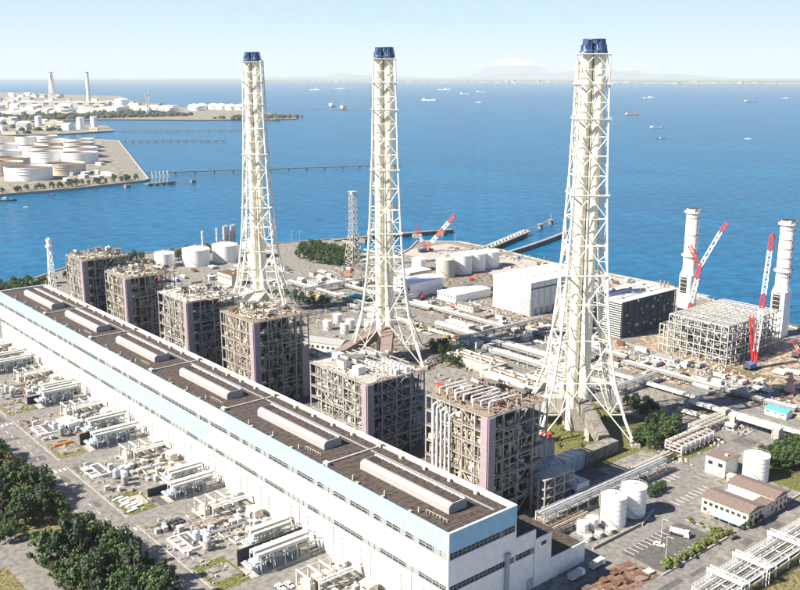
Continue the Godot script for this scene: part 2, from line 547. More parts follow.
	# louvres and doors along the lowest tier of the front wall
	for k in 38:
		var x := -206.0 - k * 11.3
		if k % 7 == 5: continue
		var tall: bool = k % 3 != 2
		var pn := bx(t, "louvre" if tall else "door", Vector3(x, 6.0 if tall else 3.0, ZF + 0.06), Vector3(1.5 if tall else 2.6, 10.0 if tall else 6.0, 0.18), M.steel_grey if tall else M.wall_cream)
		if tall:
			for j in 3: bx(t, "louvre_rail", Vector3(x, 3.2 + 3.0 * j, ZF + 0.18), Vector3(1.6, 0.2, 0.1), M.wall_white)
	# roof
	bx(t, "roof", Vector3(cx, 33.7, zc), Vector3(L - 1.02, 0.5, 30.98), M.roof_felt)
	bx(t, "parapet", Vector3(cx, 34.85, ZB + 0.3), Vector3(L - 0.2, 0.5, 0.9), M.wall_white)
	bx(t, "parapet", Vector3(cx, 35.03, ZF - 0.3), Vector3(L - 0.2, 0.12, 0.7), M.wall_blue)
	bx(t, "parapet", Vector3(X1 - 0.35, 35.08, zc), Vector3(0.8, 0.16, 31.9), M.wall_white)
	bx(t, "parapet", Vector3(X0 + 0.35, 35.0, zc), Vector3(0.8, 0.3, 31.9), M.wall_white)
	bx(t, "roof_gutter", Vector3(cx, 34.2, ZB + 1.7), Vector3(L - 2.0, 0.5, 0.7), M.steel_pale)
	for x in [-265.5, -342.5, -414.5, -491.0, -562.0]:
		bx(t, "expansion_upstand", Vector3(x, 34.2, zc), Vector3(0.6, 0.6, 28.6), M.wall_grey)
		bx(t, "hatch", Vector3(x, 34.7, ZB + 2.2), Vector3(2.4, 1.6, 1.6), M.concrete_pale)
		bx(t, "hatch", Vector3(x + 0.6, 34.6, ZF - 3.4), Vector3(2.8, 1.4, 1.5), M.steel_pale)
	# felt seams across the roof, walkway boards, patches
	for k in 110:
		var sx := X0 + 4.0 + k * 4.02
		bx(t, "roof_seam", Vector3(sx, 33.97, zc), Vector3(0.22, 0.05, 29.6), M.roof_seam)
	bx(t, "roof_walkway", Vector3(cx, 34.02, -209.4), Vector3(L - 8.0, 0.1, 0.9), M.steel_grey)
	for k in 16: bx(t, "roof_patch", Vector3(R.randf_range(X0 + 12, X1 - 12), 33.985, -189.5 - 3.2 * (k % 2) - (18.0 if k % 3 == 0 else 0.0)), Vector3(R.randf_range(2.5, 7), 0.05, R.randf_range(1.5, 3)), M.roof_patch)
	# downpipes on the front wall
	for k in 20: bx(t, "downpipe", Vector3(-212.0 - 22.4 * k, 6.8, ZF + 0.2), Vector3(0.35, 13.2, 0.35), M.wall_grey)
	# ridge ventilators: white sides, arched brown crown between pale ribs
	var vent_x := [[-254.0, -205.5], [-326.5, -277.0], [-399.0, -352.5], [-474.0, -426.0], [-549.0, -500.5], [-622.0, -571.0]]
	for v in vent_x:
		var a: float = v[0]
		var b: float = v[1]
		var ln := b - a
		var vn := mi(t, "ventilator", prism(PackedVector2Array([Vector2(0, 0), Vector2(8.4, 0), Vector2(8.4, 2.3), Vector2(7.9, 3.0), Vector2(6.9, 3.5), Vector2(1.5, 3.5), Vector2(0.5, 3.0), Vector2(0, 2.3)]), Vector3(a, 33.95, -195.4), Vector3(0, 0, -1), Vector3.UP, Vector3(ln, 0, 0)), M.vent_grey)
		mi(vn, "crown", BOX, M.roof_felt, xb(Vector3((a + b) / 2, 37.52, -199.9), Vector3(ln - 1.2, 0.3, 4.4)))
		mi(vn, "opening", BOX, M.opening, xb(Vector3(a + 3.4, 37.6, -199.6), Vector3(4.6, 0.34, 3.6)))
		for k in 12: mi(vn, "rib", BOX, M.wall_white, xb(Vector3(a + 1.0 + (ln - 2.0) * k / 11.0, 37.55, -202.2), Vector3(0.4, 0.7, 1.0)))
		mi(vn, "handrail", BOX, M.wall_white, xb(Vector3((a + b) / 2, 37.7, -202.6), Vector3(ln, 0.5, 0.3)))
		# low fence and stand pipes on the roof in front of it
		var fx := b - 6.0
		for k in 7: bx(t, "fence_post", Vector3(fx + k * 1.6, 34.5, -190.6 - k * 0.1), Vector3(0.22, 1.2, 0.22), M.steel_pale)
		bx(t, "fence_rail", Vector3(fx + 4.8, 35.0, -190.9), Vector3(9.8, 0.14, 0.14), M.steel_pale)
		for k in 3:
			bx(t, "stand_pipe", Vector3(a + ln * (0.12 + 0.36 * k), 34.8, -187.6 - 0.6 * k), Vector3(0.5, 1.8, 0.5), M.steel_pale)
			bx(t, "roof_box", Vector3(a + ln * (0.2 + 0.3 * k), 34.3, -186.6), Vector3(1.4, 0.8, 0.9), M.concrete_pale)
		for k in 4: bx(t, "roof_box", Vector3(a + ln * (0.05 + 0.28 * k), 34.5, -213.4), Vector3(1.3, 1.1, 1.1), M.wall_cream)

# ---------------------------------------------------------------- boilers
func boiler(i: int):
	# i = 0 is the boiler nearest the camera; x of the near side, width, height measured from the photograph
	var xr: float = [-237.0, -314.0, -411.5, -487.0, -572.5, -646.0][i]
	var w: float = [36.5, 45.0, 35.0, 38.0, 34.0, 32.0][i]
	var H: float = [46.5, 40.0, 49.0, 46.0, 46.0, 47.0][i]
	var looks := ["with a row of bent pale steam pipes on its lit face", "with white boxes in rows on its roof", "with a flat cluttered deck in front of the farthest chimney", "with a plain grey roof slab at its front edge", "crowded with pale pipes, beside the farthest boiler", "standing last in the row by the white radar mast"]
	var t := thing("boiler_house", "%s boiler house %s" % [ORD[i], looks[i]], "boiler house", Vector3(xr, 0, -246), 0.0, "boiler houses behind the turbine hall")
	var rg := RandomNumberGenerator.new()
	rg.seed = 900 + i
	var D := 35.0
	var nx := 5
	var nz := 4
	var nl := 7
	var S: Material = M.frame_grey
	# columns
	for a in nx + 1:
		for b in nz + 1:
			if a > 0 and a < nx and b > 0 and b < nz: continue
			bx(t, "column", Vector3(-w * a / nx, H * 0.5, -D * b / nz), Vector3(0.55, H, 0.55), S)
	# beams and decks on each level
	for l in range(1, nl + 1):
		var y := H * l / nl
		for b in [0, nz]:
			bx(t, "beam", Vector3(-w / 2, y - 0.3, -D * b / nz), Vector3(w, 0.45, 0.35), S)
		for a in [0, nx]:
			bx(t, "beam", Vector3(-w * a / nx, y - 0.3, -D / 2), Vector3(0.3, 0.4, D), S)
		if l < nl:
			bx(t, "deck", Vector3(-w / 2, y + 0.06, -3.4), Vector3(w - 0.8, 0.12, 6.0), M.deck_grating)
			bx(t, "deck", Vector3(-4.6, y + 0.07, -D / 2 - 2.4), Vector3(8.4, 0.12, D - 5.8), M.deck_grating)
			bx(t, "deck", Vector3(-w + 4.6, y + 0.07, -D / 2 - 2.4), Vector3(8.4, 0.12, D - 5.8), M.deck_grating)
	# braces: crosses on the near side, zigzag on the lit front
	for l in nl:
		var y0 := H * l / nl
		var y1 := H * (l + 1) / nl
		for b in [1, 3]:
			if ((l + b + i) % 3 == 0 and b == 1) or (i == 1 and b == 1):
				tube(t, "brace", Vector3(0.0, y0, -D * b / nz), Vector3(0.0, y1, -D * (b + 1) / nz), 0.18, S)
				tube(t, "brace", Vector3(0.05, y1, -D * b / nz), Vector3(0.05, y0, -D * (b + 1) / nz), 0.22, S)
		if l % 2 == 0:
			tube(t, "brace", Vector3(-w / nx, y0, 0.1), Vector3(-w * 2 / nx, y1, 0.1), 0.24, S)
			tube(t, "brace", Vector3(-w * 4 / nx, y1, 0.1), Vector3(-w * 3 / nx, y0, 0.1), 0.24, S)
	# furnace block hanging inside the frame, with buckstays
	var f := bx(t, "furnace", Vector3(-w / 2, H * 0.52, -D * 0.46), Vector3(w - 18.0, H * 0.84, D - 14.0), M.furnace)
	for k in 9: bx(t, "buckstay", Vector3(-w / 2, H * (0.16 + 0.085 * k), -D * 0.46), Vector3(w - 17.4, 0.5, D - 13.4), M.steel_grey)
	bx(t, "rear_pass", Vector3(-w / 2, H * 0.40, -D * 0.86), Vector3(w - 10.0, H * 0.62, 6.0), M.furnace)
	# mauve cladding round the near front corner stair
	bx(t, "stair_cladding", Vector3(-1.3, H * 0.5, 0.75), Vector3(3.6, H - 0.3, 0.5), M.paint_mauve)
	bx(t, "stair_cladding", Vector3(0.75, H * 0.5, -1.4), Vector3(0.5, H - 0.3, 3.8), M.paint_mauve)
	if i == 2: bx(t, "stair_cladding", Vector3(0.7, H * 0.32, -D + 3.0), Vector3(0.4, H * 0.6, 4.0), M.paint_mauve)
	# pipework on the lit front: many sizes, too dense to pick apart
	var pw := open_st()
	for k in 340:
		var x := rg.randf_range(-w + 1.0, -4.0)
		var y0 := rg.randf_range(6.0, H - 6.0)
		var z := rg.randf_range(-4.6, -0.4)
		var r := rg.randf_range(0.10, 0.34)
		if k % 3 == 0:
			var x2 := clampf(x + rg.randf_range(3, 11), -w + 1.0, -3.6)
			jt(pw, Vector3(x, y0, z), Vector3(x2, y0, z), r)
			jt(pw, Vector3(x2, y0, z), Vector3(x2, y0 - rg.randf_range(2, 6), z), r)
			jt(pw, Vector3(x, y0, z), Vector3(x, y0, z - 4.0), r)
		else:
			var y1 := minf(y0 + rg.randf_range(4, 16), H - 1.0)
			jt(pw, Vector3(x, y0, z), Vector3(x, y1, z), r)
			jt(pw, Vector3(x, y1, z), Vector3(x + rg.randf_range(-3, 3), y1, z - 3.0), r)
	for k in 80:
		var l := rg.randi_range(0, nl - 1)
		jb(pw, Vector3(rg.randf_range(-w + 1.5, -4.5), H * l / nl + rg.randf_range(0.8, 3.6), rg.randf_range(-4.0, -0.8)), Vector3(rg.randf_range(0.6, 2.6), rg.randf_range(0.6, 2.6), rg.randf_range(0.6, 2.0)))
	stuff(mi(t, "front_pipework", pw.commit(), M.pipe_cream if i % 2 == 0 else M.steel_pale))
	# shaded side: runs of pipe, ducts, ladders
	var sw := open_st()
	for k in 110:
		var z := -rg.randf_range(5.0, D - 1.0)
		var y0 := rg.randf_range(2.0, H - 8.0)
		var x := -rg.randf_range(0.6, 5.0)
		var r := rg.randf_range(0.14, 0.5)
		if k % 2 == 0: jt(sw, Vector3(x, y0, z), Vector3(x, minf(y0 + rg.randf_range(5, 18), H - 1.0), z), r)
		else: jt(sw, Vector3(x, y0, z), Vector3(x, y0, maxf(z - rg.randf_range(4, 12), -D + 0.5)), r)
	for k in 26:
		var l := rg.randi_range(0, nl - 1)
		jb(sw, Vector3(-rg.randf_range(1.2, 4.4), H * l / nl + 1.2, -rg.randf_range(5.0, D - 2.0)), Vector3(rg.randf_range(0.8, 2.0), rg.randf_range(1.0, 2.4), rg.randf_range(0.8, 3.0)))
	stuff(mi(t, "side_pipework", sw.commit(), M.steel_grey if i % 2 else M.pipe_cream))
	# handrails and stairs
	var hr := open_st()
	for l in range(1, nl + 1):
		var y := H * l / nl
		for q in [0.55, 1.1]:
			jb(hr, Vector3(-w / 2, y + q, 0.45), Vector3(w, 0.07, 0.07))
			jb(hr, Vector3(0.45, y + q, -D / 2 - 2.0), Vector3(0.07, 0.07, D - 5.0))
			if l == nl:
				jb(hr, Vector3(-w / 2, y + q, -D), Vector3(w, 0.08, 0.08))
				jb(hr, Vector3(-w, y + q, -D / 2), Vector3(0.08, 0.08, D))
		for k in 13:
			jb(hr, Vector3(-w * k / 12.0, y + 0.55, 0.45), Vector3(0.07, 1.1, 0.07))
			if k > 1: jb(hr, Vector3(0.45, y + 0.55, -D * k / 12.0), Vector3(0.07, 1.1, 0.07))
		var s := 1.0 if l % 2 == 0 else -1.0
		jt(hr, Vector3(0.9, y - H / nl, -19.0 - 4.0 * s), Vector3(0.9, y, -19.0 + 4.0 * s), 0.22)
		jt(hr, Vector3(-w * 0.55, y - H / nl, 0.7), Vector3(-w * 0.55 + 5.0 * s, y, 0.7), 0.2)
	stuff(mi(t, "handrail", hr.commit(), S))
	# roof
	var tops := open_st()
	if i == 3:
		bx(t, "roof_slab", Vector3(-w / 2, H + 0.2, -7.0), Vector3(w - 1.0, 0.4, 13.4), M.steel_pale)
		bx(t, "roof_slab", Vector3(-w / 2, H - 1.0, -25.0), Vector3(w - 1.0, 0.3, 19.0), M.pipe_cream)
	else:
		bx(t, "roof_slab", Vector3(-w / 2, H + 0.05, -D / 2), Vector3(w - 0.9, 0.2, D - 0.9), M.concrete_pale if i == 1 else M.roof_deck)
	if i == 1:
		for k in 3:
			bx(t, "roof_unit", Vector3(-w + 7.0 + 11.5 * k, H + 2.0, -7.0 - (5.0 if k == 0 else 0.0)), Vector3(4.6, 4.0, 4.6), M.pipe_white)
		for k in 11:
			bx(t, "silencer", Vector3(-w + 13.0 + 2.9 * k, H + 1.3, -17.5 - (0.25 * k)), Vector3(1.7, 2.5, 2.2), M.paint_white)
			bx(t, "silencer", Vector3(-w + 13.0 + 2.9 * k, H + 1.3, -27.5 + (0.1 * k)), Vector3(1.7, 2.5, 2.2), M.paint_white)
		for k in 5: bx(t, "roof_beam", Vector3(-w / 2, H + 3.4, -14.0 - 4.0 * k), Vector3(w - 10, 0.35, 0.35), S)
	elif i == 0:
		for k in 6:
			bx(t, "roof_beam", Vector3(-w + 3.0, H + 2.2, -3.5 - 5.4 * k), Vector3(0.4, 4.2, 0.4), S)
			bx(t, "roof_beam", Vector3(-3.0, H + 1.1, -3.5 - 5.4 * k), Vector3(0.4, 2.0, 0.4), S)
		for k in 9:
			var x := -w + 4.0 + 3.3 * k
			var zz := -4.0 - 1.3 * (k % 3)
			tube(t, "steam_pipe", Vector3(x, H + 0.2, zz), Vector3(x, H + 3.2, zz), 0.42, M.pipe_white, C12)
			tube(t, "steam_pipe", Vector3(x, H + 3.2, zz), Vector3(x + 0.6, H + 3.2, zz - 15.0), 0.42, M.pipe_white, C12)
		for k in 6: bx(t, "roof_unit", Vector3(-6.0 - 4.8 * k, H + 1.2, -13.0 - 2.0 * (k % 3)), Vector3(2.6, 2.2, 3.4), M.rust if k % 3 == 0 else M.pipe_cream)
		bx(t, "roof_beam", Vector3(-w / 2 - 1, H + 3.6, -D + 2.5), Vector3(w - 4, 0.7, 0.7), M.pipe_white)
		# bent downcomer pipes on the lit face
		for k in 5:
			var x := -w + 5.2 + 2.5 * k
			tube(t, "downcomer", Vector3(x, H - 3.0 - k * 0.6, 0.8), Vector3(x, 13.0 + k * 0.4, 0.8), 0.5, M.pipe_white, C12)
			tube(t, "downcomer", Vector3(x, 13.0 + k * 0.4, 0.8), Vector3(x + 2.2, 11.2 + k * 0.4, 0.8), 0.5, M.pipe_white, C12)
			tube(t, "downcomer", Vector3(x + 2.2, 11.2 + k * 0.4, 0.8), Vector3(x + 5.0, 10.6 + k * 0.4, 1.4), 0.5, M.pipe_white, C12)
			tube(t, "downcomer", Vector3(x, H - 3.0 - k * 0.6, 0.8), Vector3(x + 1.4, H - 1.2 - k * 0.6, -1.0), 0.5, M.pipe_white, C12)
	else:
		for k in 8:
			var x := -w + 3.5 + (w - 7.0) * k / 7.0
			tube(t, "steam_pipe", Vector3(x, H, -9.0 - (k % 3) * 2.0), Vector3(x, H + rg.randf_range(1.5, 4.0), -9.0 - (k % 3) * 2.0), 0.5, M.pipe_cream, C12)
		for k in 10:
			bx(t, "roof_unit", Vector3(-rg.randf_range(4, w - 4), H + 0.9, -rg.randf_range(4, D - 4)), Vector3(rg.randf_range(2, 4.5), rg.randf_range(1.4, 3.2), rg.randf_range(1.6, 4.0)), [M.pipe_cream, M.steel_pale, M.rust, M.wall_grey][rg.randi() % 4])
		for k in 5:
			bx(t, "roof_beam", Vector3(-w * (k + 0.5) / 5.0, H + 2.3, -D * 0.5), Vector3(0.3, 0.3, D - 4.0), S)
			for q in [0.1, 0.5, 0.9]: bx(t, "roof_beam", Vector3(-w * (k + 0.5) / 5.0, H + 1.1, -D * q), Vector3(0.3, 2.3, 0.3), S)
	# uneven rooftop frames, tanks and stub columns
	for k in 7:
		var fx := -rg.randf_range(3, w - 6)
		var fz := -rg.randf_range(3, D - 6)
		var fh := rg.randf_range(1.6, 4.6)
		var fw := rg.randf_range(3, 7)
		var fd := rg.randf_range(2.5, 6)
		for q in 4: bx(t, "roof_post", Vector3(fx - fw * (q % 2), H + fh / 2, fz - fd * (q / 2)), Vector3(0.3, fh, 0.3), S)
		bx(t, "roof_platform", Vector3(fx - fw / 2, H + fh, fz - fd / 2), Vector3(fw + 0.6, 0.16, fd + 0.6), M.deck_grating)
		if k % 2 == 0: tube(t, "roof_drum", Vector3(fx - fw + 0.5, H + fh + 0.9, fz - fd / 2), Vector3(fx - 0.5, H + fh + 0.9, fz - fd / 2), 0.8, M.pipe_cream, C12)
		else: bx(t, "roof_unit", Vector3(fx - fw / 2, H + fh * 0.5, fz - fd / 2), Vector3(fw * 0.6, fh * 0.7, fd * 0.6), [M.steel_pale, M.wall_grey, M.pipe_cream, M.brown_duct][rg.randi() % 4])
	for k in 9: bx(t, "stub_column", Vector3(-w * rg.randi_range(0, nx) / nx, H + 0.9, -D * rg.randi_range(0, nz) / nz), Vector3(0.45, rg.randf_range(1.4, 3.6), 0.45), S)
	for k in 170:
		var x := -rg.randf_range(2, w - 2)
		var z := -rg.randf_range(2, D - 2)
		if k % 5 != 4: jt(tops, Vector3(x, H + rg.randf_range(0.3, 1.6), z), Vector3(clampf(x + rg.randf_range(-9, 9), -w + 1, -1), H + rg.randf_range(0.3, 1.6), clampf(z + rg.randf_range(-4, 4), -D + 1, -1)), rg.randf_range(0.12, 0.32))
		else: jb(tops, Vector3(x, H + 0.7, z), Vector3(rg.randf_range(0.4, 1.6), rg.randf_range(0.6, 2.4), rg.randf_range(0.4, 1.6)))
	stuff(mi(t, "roof_pipework", tops.commit(), [M.brown_duct, M.steel_pale, M.pipe_cream, M.steel_pale, M.pipe_cream, M.steel_pale][i]))
	# low side bay with scaffold-like frame next to the near boiler's shaded side
	if i == 0:
		for k in 4:
			for b in 3:
				bx(t, "lean_to_column", Vector3(2.6 + 3.6 * b, 8.0, -24.0 - 6.0 * k), Vector3(0.5, 16.0, 0.5), S)
		for l in 4:
			for b in 3: bx(t, "lean_to_beam", Vector3(2.6 + 3.6 * b, 4.0 * (l + 1), -33.0), Vector3(0.35, 0.4, 18.4), S)
			for k in 4: bx(t, "lean_to_beam", Vector3(6.2, 4.0 * (l + 1) - 0.1, -24.0 - 6.0 * k), Vector3(7.6, 0.35, 0.35), S)
		for l in 4:
			tube(t, "lean_to_brace", Vector3(9.95, 4.0 * l, -24.0), Vector3(9.95, 4.0 * (l + 1), -30.0), 0.18, S)
			tube(t, "lean_to_brace", Vector3(9.95, 4.0 * (l + 1), -36.0), Vector3(9.95, 4.0 * l, -30.0), 0.18, S)
			bx(t, "lean_to_deck", Vector3(6.2, 4.0 * l + 4.22, -33.0), Vector3(7.0, 0.1, 18.0), M.steel_grey)

# ---------------------------------------------------------------- chimneys
func tower_half(y: float) -> float:
	var k := [[0.0, 24.4], [12.0, 19.8], [29.0, 15.1], [50.0, 12.2], [68.0, 10.7], [86.0, 9.6], [129.0, 7.8], [187.0, 6.4]]
	for j in k.size() - 1:
		if y <= k[j + 1][0]: return lerpf(k[j][1], k[j + 1][1], (y - k[j][0]) / (k[j + 1][0] - k[j][0]))
	return 6.4

func chimney(i: int):
	var at: Vector3 = [Vector3(-282.6, 0, -358.6), Vector3(-441.0, 0, -361.0), Vector3(-592.0, 0, -361.5)][i]
	var label: String = ["nearest of the three cream lattice chimneys, its feet on a green lawn", "middle cream lattice chimney rising behind the boiler with white roof boxes", "farthest of the three cream lattice chimneys, left of the tall radio pylon"][i]
	# local x = TR, local z = -TF (towards the camera)
	var t := thing("chimney_tower", label, "chimney", at, atan2(-TR.y, TR.x), "cream lattice chimneys")
	var P := M.paint_cream as Material
	var lv := [0.0, 29.0, 50.0, 68.0, 82.0, 97.0, 110.0, 121.0, 130.5, 140.0, 149.0, 157.0, 165.0, 173.0, 180.0, 187.0]
	var corner := [Vector2(-1, 1), Vector2(1, 1), Vector2(1, -1), Vector2(-1, -1)]
	for c in 4:
		var st := open_st()
		var ys := [0.0, 6.0, 12.0, 20.0, 29.0, 39.0, 50.0, 68.0, 86.0, 107.0, 129.0, 158.0, 188.0]
		for k in ys.size() - 1:
			var a := tower_half(ys[k])
			var b := tower_half(minf(ys[k + 1], 187.0))
			jt(st, Vector3(corner[c].x * a, ys[k], corner[c].y * a), Vector3(corner[c].x * b, ys[k + 1] + 0.1, corner[c].y * b), lerpf(0.74, 0.36, ys[k] / 188.0), C12)
		var lg := mi(t, "leg", st.commit(), P)
		mi(lg, "footing", BOX, M.concrete_pale, xb(Vector3(corner[c].x * 24.4, 0.8, corner[c].y * 24.4), Vector3(4.2, 1.9, 4.2)))
	for c in 4:
		var u: Vector2 = corner[c]
		var v: Vector2 = corner[(c + 1) % 4]
		for k in lv.size() - 1:
			var y0: float = lv[k]
			var y1: float = lv[k + 1]
			var a := tower_half(y0)
			var b := tower_half(y1)
			var p0 := Vector3(u.x * a, y0, u.y * a)
			var p1 := Vector3(v.x * a, y0, v.y * a)
			var q0 := Vector3(u.x * b, y1, u.y * b)
			var q1 := Vector3(v.x * b, y1, v.y * b)
			var r := lerpf(0.31, 0.19, y0 / 187.0)
			tube(t, "girt", q0, q1, r, P)
			var m0 := (p0 + p1) * 0.5
			var m1 := (q0 + q1) * 0.5
			if k % 2 == 0:
				tube(t, "brace", p0, m1, r, P)
				tube(t, "brace", p1, m1, r, P)
			else:
				tube(t, "brace", m0, q0, r, P)
				tube(t, "brace", m0, q1, r, P)
			if k < 5:   # secondary lacing between the legs and the main diagonals
				var d0 := (p0 + m1) * 0.5 if k % 2 == 0 else (m0 + q0) * 0.5
				var d1 := (p1 + m1) * 0.5 if k % 2 == 0 else (m0 + q1) * 0.5
				tube(t, "lacing", d0, p0.lerp(q0, 0.5), 0.18, P)
				tube(t, "lacing", d1, p1.lerp(q1, 0.5), 0.18, P)
				var e0 := q0 if k % 2 == 0 else p0
				var e1 := q1 if k % 2 == 0 else p1
				tube(t, "lacing", d0, p0.lerp(q0, 0.5 + (0.25 if k % 2 == 0 else -0.25)), 0.2, P)
				tube(t, "lacing", d1, p1.lerp(q1, 0.5 + (0.25 if k % 2 == 0 else -0.25)), 0.2, P)
				tube(t, "lacing", d0.lerp(e0, 0.0), e0.lerp((e0 + e1) * 0.5, 0.5), 0.22, P)
				tube(t, "lacing", d1.lerp(e1, 0.0), e1.lerp((e0 + e1) * 0.5, 0.5), 0.22, P)
	# inner plan frames tying the flues to the legs, and service platforms
	for k in range(1, lv.size(), 1):
		var a := tower_half(lv[k])
		for q in [Vector2(1, 1), Vector2(-1, 1)]:
			tube(t, "tie", Vector3(-q.x * a, lv[k], -q.y * a), Vector3(q.x * a, lv[k], q.y * a), 0.2, P)
	for y in [173.0, 157.0, 121.0, 82.0]:
		var a := tower_half(y)
		for s in [-1.0, 1.0]:
			var pf := bx(t, "platform", Vector3(0, y + 0.35, s * (a + 0.5)), Vector3(2 * a + 2.0, 0.16, 1.3), P)
			mi(pf, "rail", BOX, P, Transform3D(Basis.from_scale(Vector3(1, 0.6, 0.06)), Vector3(0, 3.8, s * 0.45)))
			bx(t, "platform", Vector3(s * (a + 0.5), y + 0.33, 0), Vector3(1.3, 0.16, 2 * a + 0.4), P)
			for j in 8: bx(t, "rail_post", Vector3(-a - 0.9 + (2 * a + 1.8) * j / 7.0, y + 0.95, s * (a + 1.0)), Vector3(0.1, 1.2, 0.1), P)
	# flues with stiffening rings
	var fp := [Vector3(-3.3, 0, 1.4), Vector3(2.4, 0, 2.7), Vector3(1.6, 0, -3.2)]
	for k in 3:
		var base: Vector3 = fp[k] + (Vector3.ZERO if k == 0 else Vector3(0, 12.0, 0))
		var fl := cyl(t, "flue", base, 2.8, 187.5 - base.y, [M.paint_flue, M.paint_flue, M.paint_cream][k])
		for y in range(20, 186, 7):
			cyl(t, "flue_ring", Vector3(fp[k].x, y, fp[k].z), 2.9, 0.22, [M.paint_flue, M.paint_cream, M.paint_cream][k])
		mi(t, "flue_cap", lathe(PackedVector2Array([Vector2(3.5, 187.2), Vector2(3.3, 188.4), Vector2(2.5, 191.0), Vector2(2.3, 194.0), Vector2(2.0, 194.0), Vector2(2.0, 192.0)])), M.paint_bluecap, Transform3D(Basis.IDENTITY, fp[k]))
		mi(t, "flue_mouth", C24, M.opening, xb(fp[k] + Vector3(0, 192.2, 0), Vector3(4.0, 0.2, 4.0)))
		for j in 6:
			var an := TAU * j / 6.0
			bx(t, "cap_fin", fp[k] + Vector3(cos(an) * 2.9, 189.4, sin(an) * 2.9), Vector3(0.35, 3.6, 0.35), M.paint_bluecap, -an)
	for k in 16:
		var an := TAU * k / 16.0
		var an2 := TAU * (k + 1) / 16.0
		tube(t, "cap_strut", Vector3(cos(an) * 6.5, 187.3, sin(an) * 6.5), Vector3(cos(an) * 5.0, 193.6, sin(an) * 5.0), 0.22, M.paint_bluecap)
		tube(t, "cap_ring", Vector3(cos(an) * 5.0, 193.6, sin(an) * 5.0), Vector3(cos(an2) * 5.0, 193.6, sin(an2) * 5.0), 0.4, M.paint_bluecap)
		tube(t, "cap_ring", Vector3(cos(an) * 6.2, 188.6, sin(an) * 6.2), Vector3(cos(an2) * 6.2, 188.6, sin(an2) * 6.2), 0.22, M.paint_bluecap)
	bx(t, "top_platform", Vector3(0, 187.2, 0), Vector3(14.4, 0.3, 14.4), P)
	# lift shaft ladder
	bx(t, "lift_mast", Vector3(-6.0, 92.0, -4.0), Vector3(1.2, 184.0, 1.2), M.steel_pale)
	bx(t, "flue_plinth", Vector3(0.4, 6.0, -0.2), Vector3(9.0, 12.0, 9.0) , M.concrete_pale if i == 0 else M.brown_duct)

# ---------------------------------------------------------------- kit of things
func shed(label: String, cat: String, at: Vector3, s: Vector3, wall: Material, roof: Material, gable := false, turn := 0.0, group := "", n := "shed") -> Node3D:
	var t := thing(n, label, cat, at, turn, group)
	bx(t, "wall", Vector3(0, s.y / 2, 0), s, wall)
	if gable:
		var g := s.z * 0.16
		mi(t, "roof", prism(PackedVector2Array([Vector2(-s.z / 2 - 0.4, 0), Vector2(s.z / 2 + 0.4, 0), Vector2(0, g)]), Vector3(-s.x / 2 - 0.4, s.y + 0.02, 0), Vector3(0, 0, 1), Vector3.UP, Vector3(s.x + 0.8, 0, 0)), roof)
	else:
		bx(t, "roof", Vector3(0, s.y + 0.14, 0), Vector3(s.x + 0.5, 0.26, s.z + 0.5), roof)
		if s.x > 7.0:
			bx(t, "roof_unit", Vector3(s.x * 0.22, s.y + 0.7, 0), Vector3(1.4, 0.9, 1.2), M.steel_pale)
	bx(t, "door", Vector3(s.x * 0.25, minf(1.1, s.y * 0.4), s.z / 2 + 0.05), Vector3(minf(1.2, s.x * 0.3), minf(2.2, s.y * 0.8), 0.12), M.steel_grey)
	if s.y > 2.2:
		var k := int(clampf(s.x / 3.5, 1, 8))
		for j in k: bx(t, "window", Vector3(-s.x / 2 + s.x * (j + 0.5) / k, s.y * 0.66, s.z / 2 + 0.04), Vector3(s.x / k * 0.45, s.y * 0.2, 0.1), M.glass_dark)
	return t

